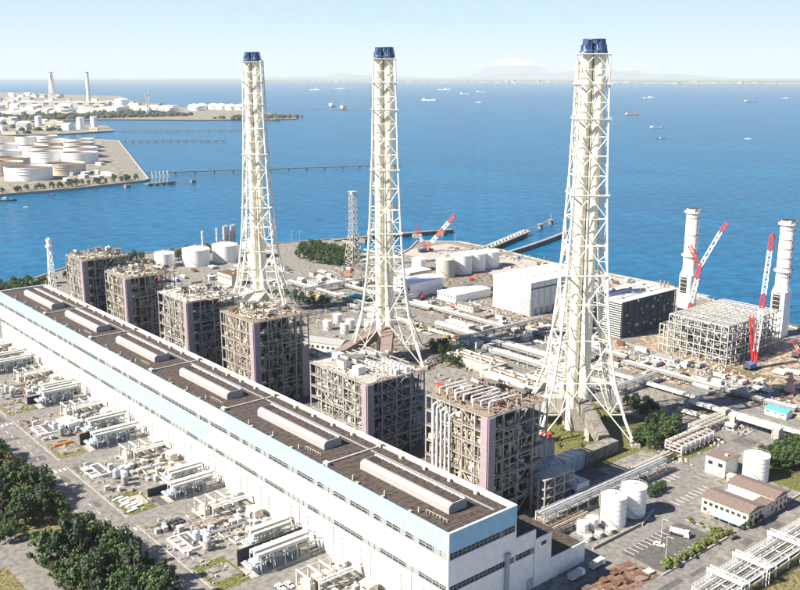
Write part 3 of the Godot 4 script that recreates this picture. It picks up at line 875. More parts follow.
func tank(label: String, at: Vector3, r: float, h: float, m: Material, group := "", floating := false, n := "storage_tank") -> Node3D:
	var t := thing(n, label, "tank", at, 0.0, group)
	var seg := C48 if r > 6.0 else C24
	if floating:
		mi(t, "shell", lathe(PackedVector2Array([Vector2(r, 0), Vector2(r, h), Vector2(r - 0.6, h), Vector2(r - 0.6, h * 0.68)]), 48), m)
		cyl(t, "floating_roof", Vector3(0, h * 0.80, 0), r - 0.65, h * 0.06, M.rust, C48)
		for k in 3: mi(t, "wind_girder", lathe(PackedVector2Array([Vector2(r, h * (0.95 - 0.22 * k)), Vector2(r + 0.7, h * (0.95 - 0.22 * k)), Vector2(r + 0.7, h * (0.95 - 0.22 * k) + 0.4), Vector2(r, h * (0.95 - 0.22 * k) + 0.4)]), 48), m)
	else:
		cyl(t, "shell", Vector3.ZERO, r, h, m, seg)
		mi(t, "roof", lathe(PackedVector2Array([Vector2(r + 0.12, h - 0.1), Vector2(r + 0.12, h + 0.12), Vector2(r * 0.55, h + r * 0.12), Vector2(0, h + r * 0.17)]), 36), m)
		cyl(t, "roof_vent", Vector3(0, h + r * 0.15, 0), r * 0.08 + 0.1, r * 0.12 + 0.3, M.steel_pale, C12)
		for k in 5: mi(t, "band", lathe(PackedVector2Array([Vector2(r, h * (0.14 + 0.17 * k)), Vector2(r + 0.06, h * (0.14 + 0.17 * k)), Vector2(r + 0.06, h * (0.14 + 0.17 * k) + 0.1), Vector2(r, h * (0.14 + 0.17 * k) + 0.1)]), 36), M.steel_pale)
	# stair winding up the shell
	var st := open_st()
	var nn := int(h * 2.2)
	for k in nn:
		var a := 0.4 + k * h / nn / r * 1.1
		jb(st, Vector3(cos(a) * (r + 0.45), h * k / nn + 0.2, sin(a) * (r + 0.45)), Vector3(0.8, 0.1, 0.5), -a)
		jb(st, Vector3(cos(a) * (r + 0.8), h * k / nn + 0.8, sin(a) * (r + 0.8)), Vector3(0.06, 1.1, 0.06), -a)
	stuff(mi(t, "stair", st.commit(), M.steel_pale))
	var rl := open_st()
	for k in 28:
		var a := TAU * k / 28.0
		var b := TAU * (k + 1) / 28.0
		jb(rl, Vector3(cos(a) * r, h + 0.5, sin(a) * r), Vector3(0.07, 1.1, 0.07))
		jt(rl, Vector3(cos(a) * r, h + 1.05, sin(a) * r), Vector3(cos(b) * r, h + 1.05, sin(b) * r), 0.05)
	stuff(mi(t, "rail", rl.commit(), M.steel_pale))
	return t

func pipe_rack(label: String, a: Vector3, along: Vector3, length: float, width: float, height: float, tiers: int, pipes: int, frame: Material, pm: Array, group := "", step := 8.0, rails := false) -> Node3D:
	var t := thing("pipe_rack", label, "pipe rack", a, atan2(-along.z, along.x), group)
	# local x along the rack, z across it
	var n := int(length / step)
	for k in n + 1:
		var x := length * k / n
		for s in [-0.5, 0.5]: bx(t, "post", Vector3(x, height / 2, s * width), Vector3(0.4, height, 0.4), frame)
		for l in tiers: bx(t, "crossbeam", Vector3(x, height - 0.2 - l * (height * 0.32), 0), Vector3(0.35, 0.4, width), frame)
	for l in tiers:
		for s in [-0.5, 0.5]: bx(t, "girder", Vector3(length / 2, height - 0.25 - l * height * 0.32, s * width), Vector3(length, 0.3, 0.25), frame)
		for j in pipes:
			var r := 0.14 + 0.2 * float((j * 7 + l * 3) % 5) / 4.0
			var z := -width * 0.42 + width * 0.84 * j / maxf(pipes - 1, 1)
			tube(t, "pipe", Vector3(-0.6, height + r - l * height * 0.32, z), Vector3(length + 0.6, height + r - l * height * 0.32, z), r, pm[(j + l) % pm.size()], C12)
	if rails:
		for s in [-0.5, 0.5]:
			for q in [0.6, 1.2]: bx(t, "handrail", Vector3(length / 2, height + q, s * (width + 0.2)), Vector3(length, 0.08, 0.08), frame)
			var hp := open_st()
			for k in int(length / 2.0): jb(hp, Vector3(k * 2.0, height + 0.6, s * (width + 0.2)), Vector3(0.09, 1.3, 0.09))
			stuff(mi(t, "rail_post", hp.commit(), frame))
	return t

func lattice(st: SurfaceTool, a: Vector3, b: Vector3, w: float, n: int, rc: float, rl: float):
	# four-chord lattice between two points
	var d := (b - a).normalized()
	var x := d.cross(Vector3(0.3, 0.1, 0.95)).normalized()
	var z := x.cross(d).normalized()
	var c := [x + z, x - z, -x - z, -x + z]
	for k in 4:
		var o: Vector3 = c[k] * w * 0.5
		var o2: Vector3 = c[(k + 1) % 4] * w * 0.5
		jt(st, a + o, b + o, rc)
		for j in n:
			var p := a.lerp(b, float(j) / n)
			var q := a.lerp(b, float(j + 1) / n)
			if j % 2 == 0: jt(st, p + o, q + o2, rl)
			else: jt(st, p + o2, q + o, rl)

func crane(label: String, at: Vector3, tip: Vector3, mast: Vector3, body: Material, w: float, extra := []) -> Node3D:
	# tip and mast head in local metres; the boom alternates red and white
	var t := thing("crawler_crane", label, "crane", at, 0.0, "crawler cranes")
	for s in [-1.0, 1.0]:
		bx(t, "track", Vector3(s * 2.6, 0.7, 0), Vector3(1.2, 1.4, 8.5), M.rubber)
		for e in [-1.0, 1.0]: tube(t, "track_wheel", Vector3(s * 2.6 - 0.62, 0.7, e * 4.2), Vector3(s * 2.6 + 0.62, 0.7, e * 4.2), 0.7, M.rubber, C12)
	bx(t, "carbody", Vector3(0, 1.5, 0), Vector3(4.4, 0.9, 5.0), M.steel_grey)
	bx(t, "house", Vector3(0.6, 3.1, 1.6), Vector3(3.2, 2.4, 6.4), body)
	bx(t, "cab", Vector3(-1.9, 3.0, -1.6), Vector3(1.6, 2.3, 2.4), body)
	bx(t, "cab_window", Vector3(-1.9, 3.5, -2.83), Vector3(1.3, 1.1, 0.1), M.glass_dark)
	bx(t, "counterweight", Vector3(0, 3.0, 5.6), Vector3(5.0, 2.2, 1.8), M.steel_dark)
	var foot := Vector3(0, 2.4, -1.8)
	var n := int(clampf(tip.length() / 9.0, 3, 9))
	for k in n:
		var st := open_st()
		lattice(st, foot.lerp(tip, float(k) / n), foot.lerp(tip, float(k + 1) / n), w, 4, 0.26, 0.13)
		mi(t, "boom_section", st.commit(), M.red if (k == 0 or k == n - 1 or (n > 4 and k == n / 2)) else M.paint_white)
	bx(t, "boom_head", tip, Vector3(1.6, 1.8, 1.6), M.red)
	if mast != Vector3.ZERO:
		for k in 3:
			var st := open_st()
			lattice(st, foot.lerp(mast, k / 3.0), foot.lerp(mast, (k + 1) / 3.0), w * 0.8, 3, 0.24, 0.12)
			mi(t, "mast_section", st.commit(), M.paint_white if k == 1 else M.red)
		tube(t, "pendant", mast, tip, 0.12, M.steel_dark)
		tube(t, "pendant", mast, Vector3(0, 3.5, 5.8), 0.14, M.steel_dark)
	for q in extra:
		var st := open_st()
		lattice(st, q[0], q[1], w * 0.85, 6, 0.24, 0.12)
		mi(t, "jib", st.commit(), M.paint_white if q[2] else M.red)
	tube(t, "hoist_rope", tip, tip + Vector3(0.4, -tip.y * 0.3, 0), 0.09, M.steel_dark)
	bx(t, "hook_block", tip + Vector3(0.4, -tip.y * 0.3, 0), Vector3(0.9, 1.3, 0.6), M.red)
	return t

func car(label: String, at: Vector3, turn: float, m: Material, group := "", n := "parked_car") -> Node3D:
	var t := thing(n, label, "car", at, turn, group)
	mi(t, "body", prism(PackedVector2Array([Vector2(-2.2, 0.3), Vector2(2.2, 0.3), Vector2(2.2, 0.75), Vector2(1.9, 0.95), Vector2(1.0, 1.0), Vector2(0.4, 1.5), Vector2(-1.6, 1.5), Vector2(-2.15, 0.95)]), Vector3(0, 0, -0.85), Vector3.RIGHT, Vector3.UP, Vector3(0, 0, 1.7)), m)
	mi(t, "windscreen", prism(PackedVector2Array([Vector2(0.98, 1.04), Vector2(0.46, 1.46), Vector2(0.5, 1.5), Vector2(1.04, 1.06)]), Vector3(0, 0, -0.72), Vector3.RIGHT, Vector3.UP, Vector3(0, 0, 1.44)), M.glass_dark)
	for s in [-0.86, 0.86]:
		mi(t, "side_window", prism(PackedVector2Array([Vector2(-1.7, 1.0), Vector2(0.75, 1.0), Vector2(0.35, 1.4), Vector2(-1.5, 1.4)]), Vector3(0, 0, s - 0.02), Vector3.RIGHT, Vector3.UP, Vector3(0, 0, 0.04)), M.glass_dark)
		for x in [-1.35, 1.35]: tube(t, "wheel", Vector3(x, 0.33, s - 0.1), Vector3(x, 0.33, s + 0.1), 0.33, M.rubber, C12)
	return t

func truck(label: String, at: Vector3, turn: float, m: Material, cargo: Material, group := "", tanker := false) -> Node3D:
	var t := thing("truck", label, "truck", at, turn, group)
	bx(t, "chassis", Vector3(-0.4, 0.75, 0), Vector3(7.0, 0.3, 1.8), M.steel_dark)
	mi(t, "cab", prism(PackedVector2Array([Vector2(1.9, 0.6), Vector2(3.9, 0.6), Vector2(3.9, 1.7), Vector2(3.5, 2.8), Vector2(1.9, 2.8)]), Vector3(0, 0, -1.15), Vector3.RIGHT, Vector3.UP, Vector3(0, 0, 2.3)), m)
	mi(t, "windscreen", prism(PackedVector2Array([Vector2(3.9, 1.75), Vector2(3.56, 2.7), Vector2(3.62, 2.72), Vector2(3.96, 1.77)]), Vector3(0, 0, -1.0), Vector3.RIGHT, Vector3.UP, Vector3(0, 0, 2.0)), M.glass_dark)
	if tanker: tube(t, "tank", Vector3(-3.8, 1.95, 0), Vector3(1.7, 1.95, 0), 1.1, cargo, C24)
	else: bx(t, "body", Vector3(-1.2, 1.9, 0), Vector3(5.6, 2.0, 2.3), cargo)
	for s in [-1.0, 1.0]:
		for x in [-2.9, -1.7, 2.8]: tube(t, "wheel", Vector3(x, 0.5, s * 0.95 - 0.15), Vector3(x, 0.5, s * 0.95 + 0.15), 0.5, M.rubber, C12)
	return t

func container(label: String, at: Vector3, turn: float, m: Material, s: Vector3, group := "") -> Node3D:
	var t := thing("container", label, "container", at, turn, group)
	bx(t, "box", Vector3(0, s.y / 2 + 0.1, 0), s, m)
	for k in 5: bx(t, "rib", Vector3(-s.x / 2 + s.x * (k + 0.5) / 5.0, s.y / 2 + 0.1, 0), Vector3(0.25, s.y - 0.3, s.z + 0.14), m)
	bx(t, "roof", Vector3(0, s.y + 0.14, 0), Vector3(s.x + 0.1, 0.1, s.z + 0.1), m)
	bx(t, "door", Vector3(s.x / 2 + 0.04, s.y / 2 + 0.1, 0), Vector3(0.08, s.y * 0.85, s.z * 0.8), M.steel_grey)
	return t

func pipe_stack(label: String, at: Vector3, turn: float, ln: float, n: int, r: float, m: Material, group := "") -> Node3D:
	var t := thing("pipe_stack", label, "pipe stack", at, turn, group)
	for k in 3: bx(t, "bearer", Vector3(-ln * 0.35 + ln * 0.35 * k, 0.12, 0), Vector3(0.25, 0.24, n * r * 2.1), M.bark)
	for k in n: tube(t, "pipe", Vector3(-ln / 2, 0.26 + r, (k - (n - 1) / 2.0) * r * 2.05), Vector3(ln / 2, 0.26 + r, (k - (n - 1) / 2.0) * r * 2.05), r, m, C12)
	for k in n - 1: tube(t, "pipe", Vector3(-ln / 2 + 0.4, 0.26 + r * 2.75, (k - (n - 2) / 2.0) * r * 2.05), Vector3(ln / 2 + 0.2, 0.26 + r * 2.75, (k - (n - 2) / 2.0) * r * 2.05), r, m, C12)
	return t

func excavator(label: String, at: Vector3, turn: float, m: Material, group := "") -> Node3D:
	var t := thing("excavator", label, "excavator", at, turn, group)
	for s in [-1.0, 1.0]: bx(t, "track", Vector3(0, 0.5, s * 1.2), Vector3(4.2, 1.0, 0.7), M.rubber)
	bx(t, "house", Vector3(-0.6, 1.8, 0.2), Vector3(3.0, 1.5, 2.6), m)
	bx(t, "cab", Vector3(1.0, 2.2, -0.8), Vector3(1.5, 1.9, 1.1), m)
	bx(t, "cab_window", Vector3(1.78, 2.5, -0.8), Vector3(0.08, 1.0, 0.9), M.glass_dark)
	tube(t, "boom", Vector3(1.0, 1.8, 0.4), Vector3(4.4, 5.4, 0.4), 0.34, m)
	tube(t, "arm", Vector3(4.4, 5.4, 0.4), Vector3(6.6, 2.4, 0.4), 0.26, m)
	bx(t, "bucket", Vector3(6.5, 1.8, 0.4), Vector3(1.1, 1.1, 1.2), M.steel_dark)
	return t

func heap(label: String, at: Vector3, r: float, h: float, m: Material, group := "") -> Node3D:
	var t := thing("spoil_heap", label, "heap", at, 0.0, group)
	var st := open_st()
	var nz := FastNoiseLite.new()
	nz.seed = int(at.x * 7.0)
	nz.frequency = 0.25
	var n := 14
	var g := func(i: int, j: int) -> Vector3:
		var x := (i / float(n) - 0.5) * 2.0 * r
		var z := (j / float(n) - 0.5) * 2.0 * r
		var q := clampf(1.0 - Vector2(x, z).length() / r * (1.0 + 0.4 * nz.get_noise_2d(x * 2.0, z * 2.0)), 0.0, 1.0)
		return Vector3(x, h * q * (1.0 + 0.35 * nz.get_noise_2d(x * 3.0, z * 3.0)), z)
	st.set_smooth_group(1)
	for i in n:
		for j in n:
			var a: Vector3 = g.call(i, j)
			var b: Vector3 = g.call(i + 1, j)
			var c: Vector3 = g.call(i + 1, j + 1)
			var d: Vector3 = g.call(i, j + 1)
			if maxf(maxf(a.y, b.y), maxf(c.y, d.y)) <= 0.0: continue
			face(st, [a, b, c], Vector3.UP)
			face(st, [a, c, d], Vector3.UP)
	st.generate_normals()
	mi(t, "mound", st.commit(), m)
	return t

func lamp(label: String, at: Vector3, h: float, group := "", turn := 0.0) -> Node3D:
	var t := thing("lamp_post", label, "lamp post", at, turn, group)
	bx(t, "base", Vector3(0, 0.2, 0), Vector3(0.7, 0.4, 0.7), M.concrete_pale)
	tube(t, "pole", Vector3(0, 0.3, 0), Vector3(0, h, 0), 0.14, M.steel_pale, C12)
	tube(t, "arm", Vector3(0, h, 0), Vector3(1.8, h + 0.2, 0), 0.09, M.steel_pale)
	bx(t, "head", Vector3(2.1, h + 0.16, 0), Vector3(0.9, 0.2, 0.4), M.steel_pale)
	return t

# ---------------------------------------------------------------- flue ducts between boilers and chimneys
func duct(t: Node3D, n: String, a: Vector3, b: Vector3, w: float, h: float, m: Material):
	var d := b - a
	var z := d.normalized()
	var x := z.cross(Vector3.UP).normalized()
	var y := x.cross(z).normalized()
	var o := mi(t, n, BOX, m, Transform3D(Basis(x * w, y * h, d), (a + b) / 2))
	for k in 4:
		mi(o, "flange", BOX, m, Transform3D(Basis.from_scale(Vector3(1.06, 1.06, 0.6 / d.length())), Vector3(0, 0, -0.42 + 0.28 * k)))

func duct_works():
	var t := thing("flue_duct", "concrete flue duct sloping down from the nearest chimney to the nearest boiler", "duct")
	duct(t, "duct_section", Vector3(-281, 16.0, -358), Vector3(-256, 5.0, -346), 5.6, 6.0, M.concrete)
	duct(t, "duct_section", Vector3(-252, 3.1, -349), Vector3(-252, 3.1, -322), 6.0, 5.8, M.concrete)
	duct(t, "duct_section", Vector3(-252, 3.4, -322), Vector3(-246, 7.0, -300), 7.0, 7.6, M.steel_bluegrey)
	duct(t, "duct_section", Vector3(-246, 7.2, -300), Vector3(-250, 8.2, -281), 7.0, 7.6, M.steel_bluegrey)
	bx(t, "duct_support", Vector3(-268, 3.0, -351), Vector3(3.0, 6.0, 5.0), M.concrete_pale)
	t = thing("flue_duct", "flue duct running from the nearest chimney towards the second boiler", "duct")
	duct(t, "duct_section", Vector3(-290, 12.0, -356), Vector3(-326, 8.0, -322), 7.0, 8.0, M.concrete_pale)
	duct(t, "duct_section", Vector3(-326, 8.0, -322), Vector3(-330, 10.0, -281), 7.5, 8.0, M.steel_bluegrey)
	t = thing("flue_duct", "stepped brown flue ducts at the foot of the middle chimney", "duct")
	duct(t, "duct_section", Vector3(-437, 19.0, -360), Vector3(-416, 8.0, -340), 7.0, 7.0, M.brown_duct)
	duct(t, "duct_section", Vector3(-416, 6.0, -340), Vector3(-392, 4.5, -318), 6.5, 6.5, M.brown_duct)
	duct(t, "duct_section", Vector3(-392, 4.5, -318), Vector3(-345, 7.0, -281), 6.5, 6.5, M.brown_duct)
	duct(t, "duct_section", Vector3(-446, 16.0, -358), Vector3(-436, 10.0, -318), 6.5, 6.5, M.brown_duct)
	duct(t, "duct_section", Vector3(-436, 10.0, -318), Vector3(-430, 10.0, -281), 7.5, 8.0, M.steel_bluegrey)
	t = thing("flue_duct", "pale flue ducts at the foot of the farthest chimney", "duct")
	duct(t, "duct_section", Vector3(-590, 15.0, -359), Vector3(-586, 10.0, -281), 8.0, 8.5, M.steel_pale)
	duct(t, "duct_section", Vector3(-586, 14.0, -358), Vector3(-510, 10.0, -281), 8.0, 8.5, M.steel_pale)
	# fan house and transformer-like boxes next to the near boiler
	shed("blue-grey windowless fan house beside the nearest boiler's shaded side", "plant building", Vector3(-229, 0, -291.5), Vector3(9.0, 9.5, 8.0), M.steel_bluegrey, M.steel_bluegrey, false, 0.0, "", "fan_house")
	shed("small bright red hut at the foot of the nearest chimney", "hut", Vector3(-282, 0, -333.5), Vector3(6.0, 3.6, 3.0), M.red, M.red, true, 0.5, "", "hut")
	shed("round-ended orange hut in the shade behind the second boiler", "hut", Vector3(-372, 0, -345), Vector3(4.0, 3.4, 3.0), M.orange, M.red, true, 0.3, "", "hut")
	shed("long grey gable building behind the third boiler", "plant building", Vector3(-476, 0, -338), Vector3(30, 8, 13), M.wall_grey, M.steel_grey, true, 0.45, "", "plant_building")
	shed("brown flat roofed plant building left of the farthest chimney", "plant building", Vector3(-700, 0, -397), Vector3(24, 9, 12), M.wall_cream, M.rust, false, 0.0, "", "plant_building")
	# precipitator blocks and pipe decks behind the boilers
	for k in 6:
		var x: float = [-262.0, -337.0, -430.0, -506.0, -590.0, -662.0][k]
		var d := thing("precipitator", "%s dust filter block behind the boilers, counted from the near end" % ORD[k], "dust filter", Vector3(x, 0, -296), 0.0, "dust filters behind the boilers")
		for a in 3:
			for b in 2: bx(d, "leg", Vector3(-9 + 9 * a, 4, -5 + 10 * b), Vector3(0.7, 8, 0.7), M.steel_pale)
		bx(d, "casing", Vector3(0, 13, 0), Vector3(24, 10, 13), M.steel_grey)
		for a in 4:
			bx(d, "stiffener", Vector3(-9 + 6 * a, 13, 0), Vector3(0.5, 10.2, 13.4), M.steel_pale)
			mi(d, "hopper", lathe(PackedVector2Array([Vector2(0.5, 4.0), Vector2(2.7, 8.1)]), 4), M.steel_grey, Transform3D(Basis.IDENTITY, Vector3(-9 + 6 * a, 0, 0)))
			bx(d, "roof_unit", Vector3(-9 + 6 * a, 18.9, 1.0), Vector3(2.6, 1.8, 2.6), M.pipe_cream)
		for q in 4: tube(d, "pipe", Vector3(-12, 18.6 + 0.3 * q, -5 + 2.6 * q), Vector3(12, 18.6 + 0.3 * q, -5 + 2.6 * q), 0.4, M.pipe_cream, C12)
	# low flat decks full of pipes between the two near chimneys
	for k in 3:
		var d := thing("pipe_deck", ["low concrete deck crowded with pipes beyond the nearest boiler", "walled deck with pale pipes and a parapet behind the gap between the near boilers", "low pipe deck beside the lawn of the nearest chimney"][k], "pipe deck", Vector3([-352, -392, -330][k], 0, [-385, -395, -402][k]), 0.0, "low pipe decks")
		bx(d, "slab", Vector3(0, 2.0, 0), Vector3(38, 4.0, 17), M.concrete_pale)
		bx(d, "parapet", Vector3(0, 4.6, 8.3), Vector3(38, 1.6, 0.5), M.pipe_white)
		bx(d, "parapet", Vector3(-18.8, 4.6, 0), Vector3(0.5, 1.6, 16), M.pipe_white)
		for q in 9: tube(d, "pipe", Vector3(-17, 4.7, -6.5 + 1.6 * q), Vector3(17 - q, 4.7, -6.5 + 1.6 * q), 0.25 + 0.1 * (q % 3), [M.pipe_white, M.pipe_cream, M.rust][q % 3], C12)
		for q in 8: bx(d, "valve_box", Vector3(-16 + 4.5 * q, 5.4, R.randf_range(-6, 6)), Vector3(1.6, 1.8, 1.4), [M.steel_pale, M.pipe_cream, M.steel_bluegrey][q % 3])

# ---------------------------------------------------------------- transformer yards in front of the hall
func transformer_bank(label: String, at: Vector3, white: bool, group: String) -> Node3D:
	# runs from z = 0 (outer end) to z = -29 (hall wall); 8 m wide
	var t := thing("transformer_bank", label, "transformer", at, 0.0, group)
	var W: Material = M.duct_grey if white else M.steel_pale
	for q in 3:
		bx(t, "bus_duct", Vector3(-5.6 + 2.4 * q, 7.0 + 0.5 * (q % 2), -15.0 + q), Vector3(1.5, 1.3, 26.0 - 2.0 * q), W)
		for k in 7: bx(t, "duct_collar", Vector3(-5.6 + 2.4 * q, 7.0 + 0.5 * (q % 2), -26.0 + 3.6 * k + q), Vector3(1.75, 1.55, 0.35), W)
	for k in 6:
		for x in [-7.0, 0.6]: bx(t, "post", Vector3(x, 3.2, -2.6 - 5.2 * k), Vector3(0.35, 6.4, 0.35), W)
		bx(t, "crossbeam", Vector3(-3.2, 6.2, -2.6 - 5.2 * k), Vector3(7.9, 0.35, 0.35), W)
	bx(t, "walkway", Vector3(0.2, 5.0, -15.6), Vector3(1.2, 0.15, 26.0), M.steel_pale)
	bx(t, "walkway_rail", Vector3(0.75, 6.0, -15.6), Vector3(0.08, 0.1, 26.0), W)
	for k in 3:
		var tk := bx(t, "transformer", Vector3(-3.2, 2.3, -3.2 - 7.6 * k), Vector3(4.6, 4.0, 4.4), M.steel_bluegrey)
		for s in [-1.0, 1.0]:
			for j in 5: mi(tk, "radiator_fin", BOX, M.steel_bluegrey, Transform3D(Basis.from_scale(Vector3(0.24, 0.8, 0.05)), Vector3(s * 0.6, -0.02, -0.4 + 0.2 * j)))
		tube(t, "conservator", Vector3(-5.0, 5.1, -3.2 - 7.6 * k), Vector3(-1.4, 5.1, -3.2 - 7.6 * k), 0.55, M.steel_bluegrey, C12)
		for j in 3: mi(t, "bushing", lathe(PackedVector2Array([Vector2(0.3, 0), Vector2(0.22, 0.7), Vector2(0.28, 0.75), Vector2(0.18, 1.5), Vector2(0.05, 2.0)]), 8), M.brown_duct, Transform3D(Basis.IDENTITY, Vector3(-4.4 + 1.3 * j, 4.3, -5.0 - 7.6 * k)))
	bx(t, "cooler", Vector3(-3.2, 3.3, 0.6), Vector3(6.6, 0.3, 2.4), W)
	for k in 4: tube(t, "cooler_fan", Vector3(-5.6 + 1.6 * k, 3.3, 0.6), Vector3(-5.6 + 1.6 * k, 3.9, 0.6), 0.7, M.steel_bluegrey, C12)
	bx(t, "plinth", Vector3(-3.2, 0.15, -11.0), Vector3(9.0, 0.3, 25.0), M.concrete_pale)
	return t

func gantry(label: String, at: Vector3, group: String) -> Node3D:
	var t := thing("pipe_gantry", label, "gantry", at, 0.0, group)
	var W: Material = M.duct_grey
	for k in 4:
		var z := -5.0 * k
		for x in [0.0, -8.5]: bx(t, "post", Vector3(x, 3.0, z), Vector3(0.55, 6.0, 0.55), W)
		bx(t, "crossbeam", Vector3(-4.25, 6.0, z), Vector3(9.2, 0.6, 0.6), W)
	for x in [0.0, -8.5]: bx(t, "girder", Vector3(x, 5.6, -7.5), Vector3(0.3, 0.4, 16.0), W)
	tube(t, "pipe", Vector3(1.2, 5.0, -3.0), Vector3(1.2, 5.0, -21.0), 0.45, M.pipe_white, C12)
	tube(t, "pipe", Vector3(2.2, 4.4, -3.0), Vector3(2.2, 4.4, -21.0), 0.35, M.pipe_white, C12)
	tube(t, "pipe", Vector3(1.2, 5.0, -3.0), Vector3(1.2, 0.2, -3.0), 0.45, M.pipe_white, C12)
	for k in 4:
		bx(t, "oil_cooler", Vector3(-4.25, 1.6, -1.8 - 4.4 * k), Vector3(6.0, 2.6, 2.2), M.wall_cream)
		tube(t, "valve", Vector3(-1.4, 3.0, -1.8 - 4.4 * k), Vector3(-1.4, 4.2, -1.8 - 4.4 * k), 0.3, M.steel_grey, C12)
	bx(t, "plinth", Vector3(-4.0, 0.12, -7.6), Vector3(11.0, 0.24, 18.0), M.concrete_pale)
	return t

func yards():
	var b0: Node3D
	for j in 6:
		var xr := -258.0 - 75.4 * (j - 1)   # cross road on the near side of this bay
		var where: String = "in the %s yard bay" % ORD[j]
		var rg := RandomNumberGenerator.new()
		rg.seed = 300 + j
		pad("yard_slab", xr - 70.5, xr - 4.6, -184.0, -139.0, 0.010, "concrete")
		gantry("pale portal frames over cream oil coolers %s" % where, Vector3(xr - 58.5, 0, -163.0), "pale cooler gantries")
		pad("gravel_bed", xr - 55 + [0, 0, 3, -4, 2, 0][j], xr - 36 - [0, 0, 4, 0, 3, 0][j], -176, -155 - [0, 0, 4, -3, 2, 0][j], 0.028, ["gravel", "gravel", "concrete_pale", "gravel", "dirt", "gravel"][j])
		pad("yard_slab", xr - 69, xr - 57, -150, -140, 0.026, "asphalt_dark" if j % 2 == 0 else "dirt")
		if j > 0:
			var near_row := transformer_bank("row of grey transformers under pale bus ducts, road side, %s" % where, Vector3(xr - 6.5, 0, -154.5 - [0.0, 0.0, 4.5, 1.0, 3.0, 0.0][j]), true, "transformer rows")
			near_row.scale = Vector3([1.0, 1.0, 0.9, 1.05, 0.95, 1.0][j], [1.0, 1.0, 0.85, 0.95, 1.1, 1.0][j], [1.0, 1.0, 0.84, 0.95, 0.88, 1.0][j])
			var far_row := transformer_bank("row of grey transformers on the far side %s" % where, Vector3(xr - 21.0 + [0.0, 0.0, 1.5, -2.0, 1.0, 0.0][j], 0, -160.0 - [0.0, 2.0, 5.0, 0.0, 3.0, 0.0][j]), false, "transformer rows")
			far_row.scale = Vector3(1.0, [1.0, 1.0, 0.8, 1.1, 0.9, 1.0][j], [1.0, 0.74, 0.66, 0.82, 0.72, 0.8][j])
			var fw := thing("fire_wall", "black fire wall between transformers %s" % where, "wall", Vector3(xr - 16.8, 0, -168), 0.0, "transformer fire walls")
			bx(fw, "wall", Vector3(0, [3.2, 3.2, 1.8, 2.9, 2.1, 3.2][j], 0), Vector3(0.5, [6.4, 6.4, 3.6, 5.8, 4.2, 6.4][j], 29.0), M.firewall)
			for k in 5: bx(fw, "pier", Vector3(0, [3.25, 3.25, 1.85, 2.95, 2.15, 3.25][j], -13.6 + 6.8 * k), Vector3(0.9, [6.5, 6.5, 3.7, 5.9, 4.3, 6.5][j], 0.8), M.firewall)
			pad("lawn", xr - 27, xr - 5.5, -153, -140, 0.03, "grass_green" if j in [1, 2] else "grass_dry")
			pad("yard_slab", xr - 22, xr - 12, -152, -142, 0.036, "concrete" if j != 2 else "concrete_pale")
			pad("yard_slab", xr - 16.0, xr - 5.5, -165, -154, 0.02, "asphalt_dark")
		# pit with white kerbs beside the road
		var pt := thing("equipment_pit", "shallow pit with white kerbs beside the yard road %s" % where, "pit", Vector3(xr - 45 - [0, 0, 12, 3, 14, 0][j], 0, -147), 0.0, "white kerbed pits")
		bx(pt, "floor", Vector3(0, 0.06, 0), Vector3(13, 0.1, 8), M.asphalt_dark)
		for s in [-1.0, 1.0]:
			bx(pt, "kerb", Vector3(0, 0.4, s * 4.2), Vector3(14.2, 0.8, 0.6), M.paint_white)
			bx(pt, "kerb", Vector3(s * 6.8, 0.4, 0), Vector3(0.6, 0.8, 7.8), M.paint_white)
		bx(pt, "divider", Vector3(0, 0.4, 0), Vector3(12.8, 0.6, 0.5), M.paint_white)
		for k in 3: bx(pt, "cover", Vector3(-4.2 + 4.2 * k, 0.3, 2.0), Vector3(3.2, 0.3, 2.8), M.concrete_pale)
		# vertical vessels and cabinets
		for k in 3:
			var v := thing("vessel", "small %s upright vessel %s" % [["grey", "white", "blue-grey"][k], where], "vessel", Vector3(xr - 34.5 - 4.5 * k, 0, -151.0 - 2.0 * (k % 2)), 0.0, "upright yard vessels")
			mi(v, "shell", lathe(PackedVector2Array([Vector2(1.4, 0.9), Vector2(1.5, 1.1), Vector2(1.5, 4.2), Vector2(1.1, 4.8), Vector2(0.3, 5.1), Vector2(0, 5.1)]), 20), [M.steel_grey, M.pipe_white, M.steel_bluegrey][k])
			for a in 4: bx(v, "leg", Vector3(cos(a * PI / 2) * 1.1, 0.5, sin(a * PI / 2) * 1.1), Vector3(0.25, 1.0, 0.25), M.steel_grey)
			tube(v, "nozzle", Vector3(0, 4.9, 0), Vector3(0, 5.8, 0), 0.25, M.steel_grey)
		for k in 44:
			var cx := xr - rg.randf_range(30, 68)
			var cz := rg.randf_range(-181, -142)
			if cx < xr - 56 and cz < -150: continue
			if absf(cx - (xr - 45)) < 8 and cz > -153: continue
			var s := Vector3(rg.randf_range(1.0, 3.2), rg.randf_range(0.8, 2.6), rg.randf_range(0.8, 2.4))
			var kind := rg.randi() % 5
			var col: Material = [M.duct_grey, M.steel_pale, M.wall_grey, M.steel_bluegrey, M.steel_grey][kind]
			var c := thing("equipment_cabinet", "%s equipment cabinet %s" % [["off-white", "pale grey", "light grey", "blue-grey", "dark grey"][kind], where], "cabinet", Vector3(cx, 0, cz), 0.0, "small yard cabinets")
			bx(c, "plinth", Vector3(0, 0.1, 0), Vector3(s.x + 0.4, 0.2, s.z + 0.4), M.concrete_pale)
			bx(c, "body", Vector3(0, 0.2 + s.y / 2, 0), s, col)
			bx(c, "lid", Vector3(0, s.y + 0.26, 0), Vector3(s.x + 0.2, 0.12, s.z + 0.2), col)
			bx(c, "door", Vector3(0, 0.25 + s.y / 2, s.z / 2 + 0.04), Vector3(s.x * 0.8, s.y * 0.8, 0.08), M.steel_pale)
